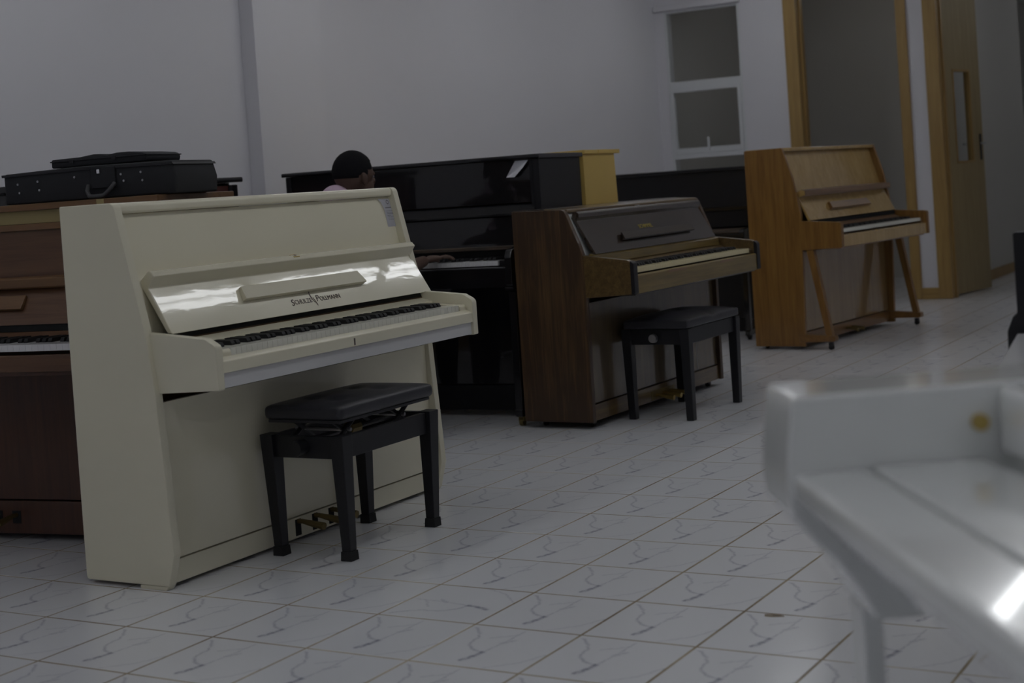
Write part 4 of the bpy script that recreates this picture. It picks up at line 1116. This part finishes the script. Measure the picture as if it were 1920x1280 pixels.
# ------------------------------------------------------------------ white grand in the right foreground
d2 = Vector((.83, .558, 0)).normalized(); NN = Vector((d2.y, -d2.x, 0))
wp = thing('grand_piano', 'glossy white grand piano in the right foreground, out of focus', 'piano', Vector((1.517, -1.661, 0)) - NN*.132, math.atan2(NN.y, NN.x))
W = 1.50
AT = .132
armp = arc_poly([(-.004, .86, .008), (-.45, .86, 0), (-.45, .60, 0), (-.085, .60, 0), (-.073, .626, .05), (-.046, .667, .05), (-.012, .703, .03), (.006, .730, .02), (.008, .758, .02), (.004, .808, 0)])
for x0, x1 in ((0, AT), (W-AT, W)): prism('arm', armp, x0, x1, 'white_gloss', wp, .006, seg=3)
prism('key_slip', arc_poly([(-.012, .735, .008), (.002, .748, .010), (.002, .775, .010), (-.082, .775, .004), (-.082, .735, 0)]), AT+.0005, W-AT-.0005, 'white_gloss', wp, .002)
kb = prism('keybed', [(-.03, .715), (-.06, .680), (-.45, .655), (-.45, .70), (-.084, .70), (-.084, .7345), (-.03, .7345)], AT+.0005, W-AT-.0005, 'white_gloss', wp, .003)
for x0, x1 in ((AT+.001, AT+.075), (W-AT-.075, W-AT-.001)): prism('key_block', [(-.088, .70), (-.088, .757), (-.232, .757), (-.232, .70)], x0, x1, 'white_gloss', wp, .003)
keyboard(kb, AT+.077, W-AT-.077, -.090, -.232, .742, 'white_key', False)
prism('key_cover', arc_poly([(-.088, .760, .003), (-.088, .777, .005), (-.218, .777, .005), (-.218, .760, .003)]), AT+.002, W-AT-.002, 'white_gloss', wp, .001)
prism('fallboard', arc_poly([(-.236, .782, .004), (-.236, .857, .012), (-.262, .857, .012), (-.262, .782, .004)]), AT+.004, W-AT-.004, 'white_gloss', wp, .002)
for xx, dx in ((AT, .008), (W-AT, -.008)):
    tube('fallboard_pivot', [(xx-dx*.2, .214, .817), (xx+dx, .214, .817)], .0095, 'brass', wp, 16)
# curved body behind the keyboard
outl = [(0, .451), (0, 1.05), (.06, 1.38), (.20, 1.56), (.40, 1.58), (.56, 1.48), (.66, 1.30), (.78, 1.12), (.98, .98), (1.20, .90), (1.40, .82), (W, .70), (W, .451)]
prism('case', outl, .5805, .858, 'white_gloss', wp, .004, 'z')
prism('lid', [(x*1.004-.003, y*1.004+(-.10 if y < .46 else 0)) for x, y in outl], .8605, .882, 'white_gloss', wp, .004, 'z')
for x in (AT/2, W-AT/2):
    lg = box('leg', (x-AT/2+.004, .086, .012), (x-AT/2+.062, .112, .600), 'white_gloss', wp, .006)
    box('foot', (x-AT/2+.002, .082, 0), (x-AT/2+.064, .116, .012), 'rubber', lg, .002)
lg = frustum('leg', (.36, 1.30, .055), (.034, .030), (.36, 1.30, .58), (.050, .05), 'white_gloss', wp, .004)
tube('caster', [(.349, 1.30, .024), (.371, 1.30, .024)], .024, 'brass', lg, 16)
box('caster_fork', (.344, 1.286, .026), (.376, 1.314, .056), 'brass', lg, .002)
ly = box('pedal_lyre', (W/2-.12, .30, .10), (W/2+.12, .36, .16), 'white_gloss', wp, .004)
for x in (-.07, .07): tube('lyre_post', [(W/2+x, .33, .15), (W/2+x, .33, .60)], .018, 'white_gloss', ly, 12)
for x in (-.06, 0, .06): tube('pedal', [(W/2+x, .30, .09), (W/2+x, .24, .085), (W/2+x, .17, .075)], .01, 'brass', ly, 8)
for o in list(bpy.data.objects):
    if o.type == 'MESH' and not o.data.materials: o.data.materials.append(MATS['wall'])
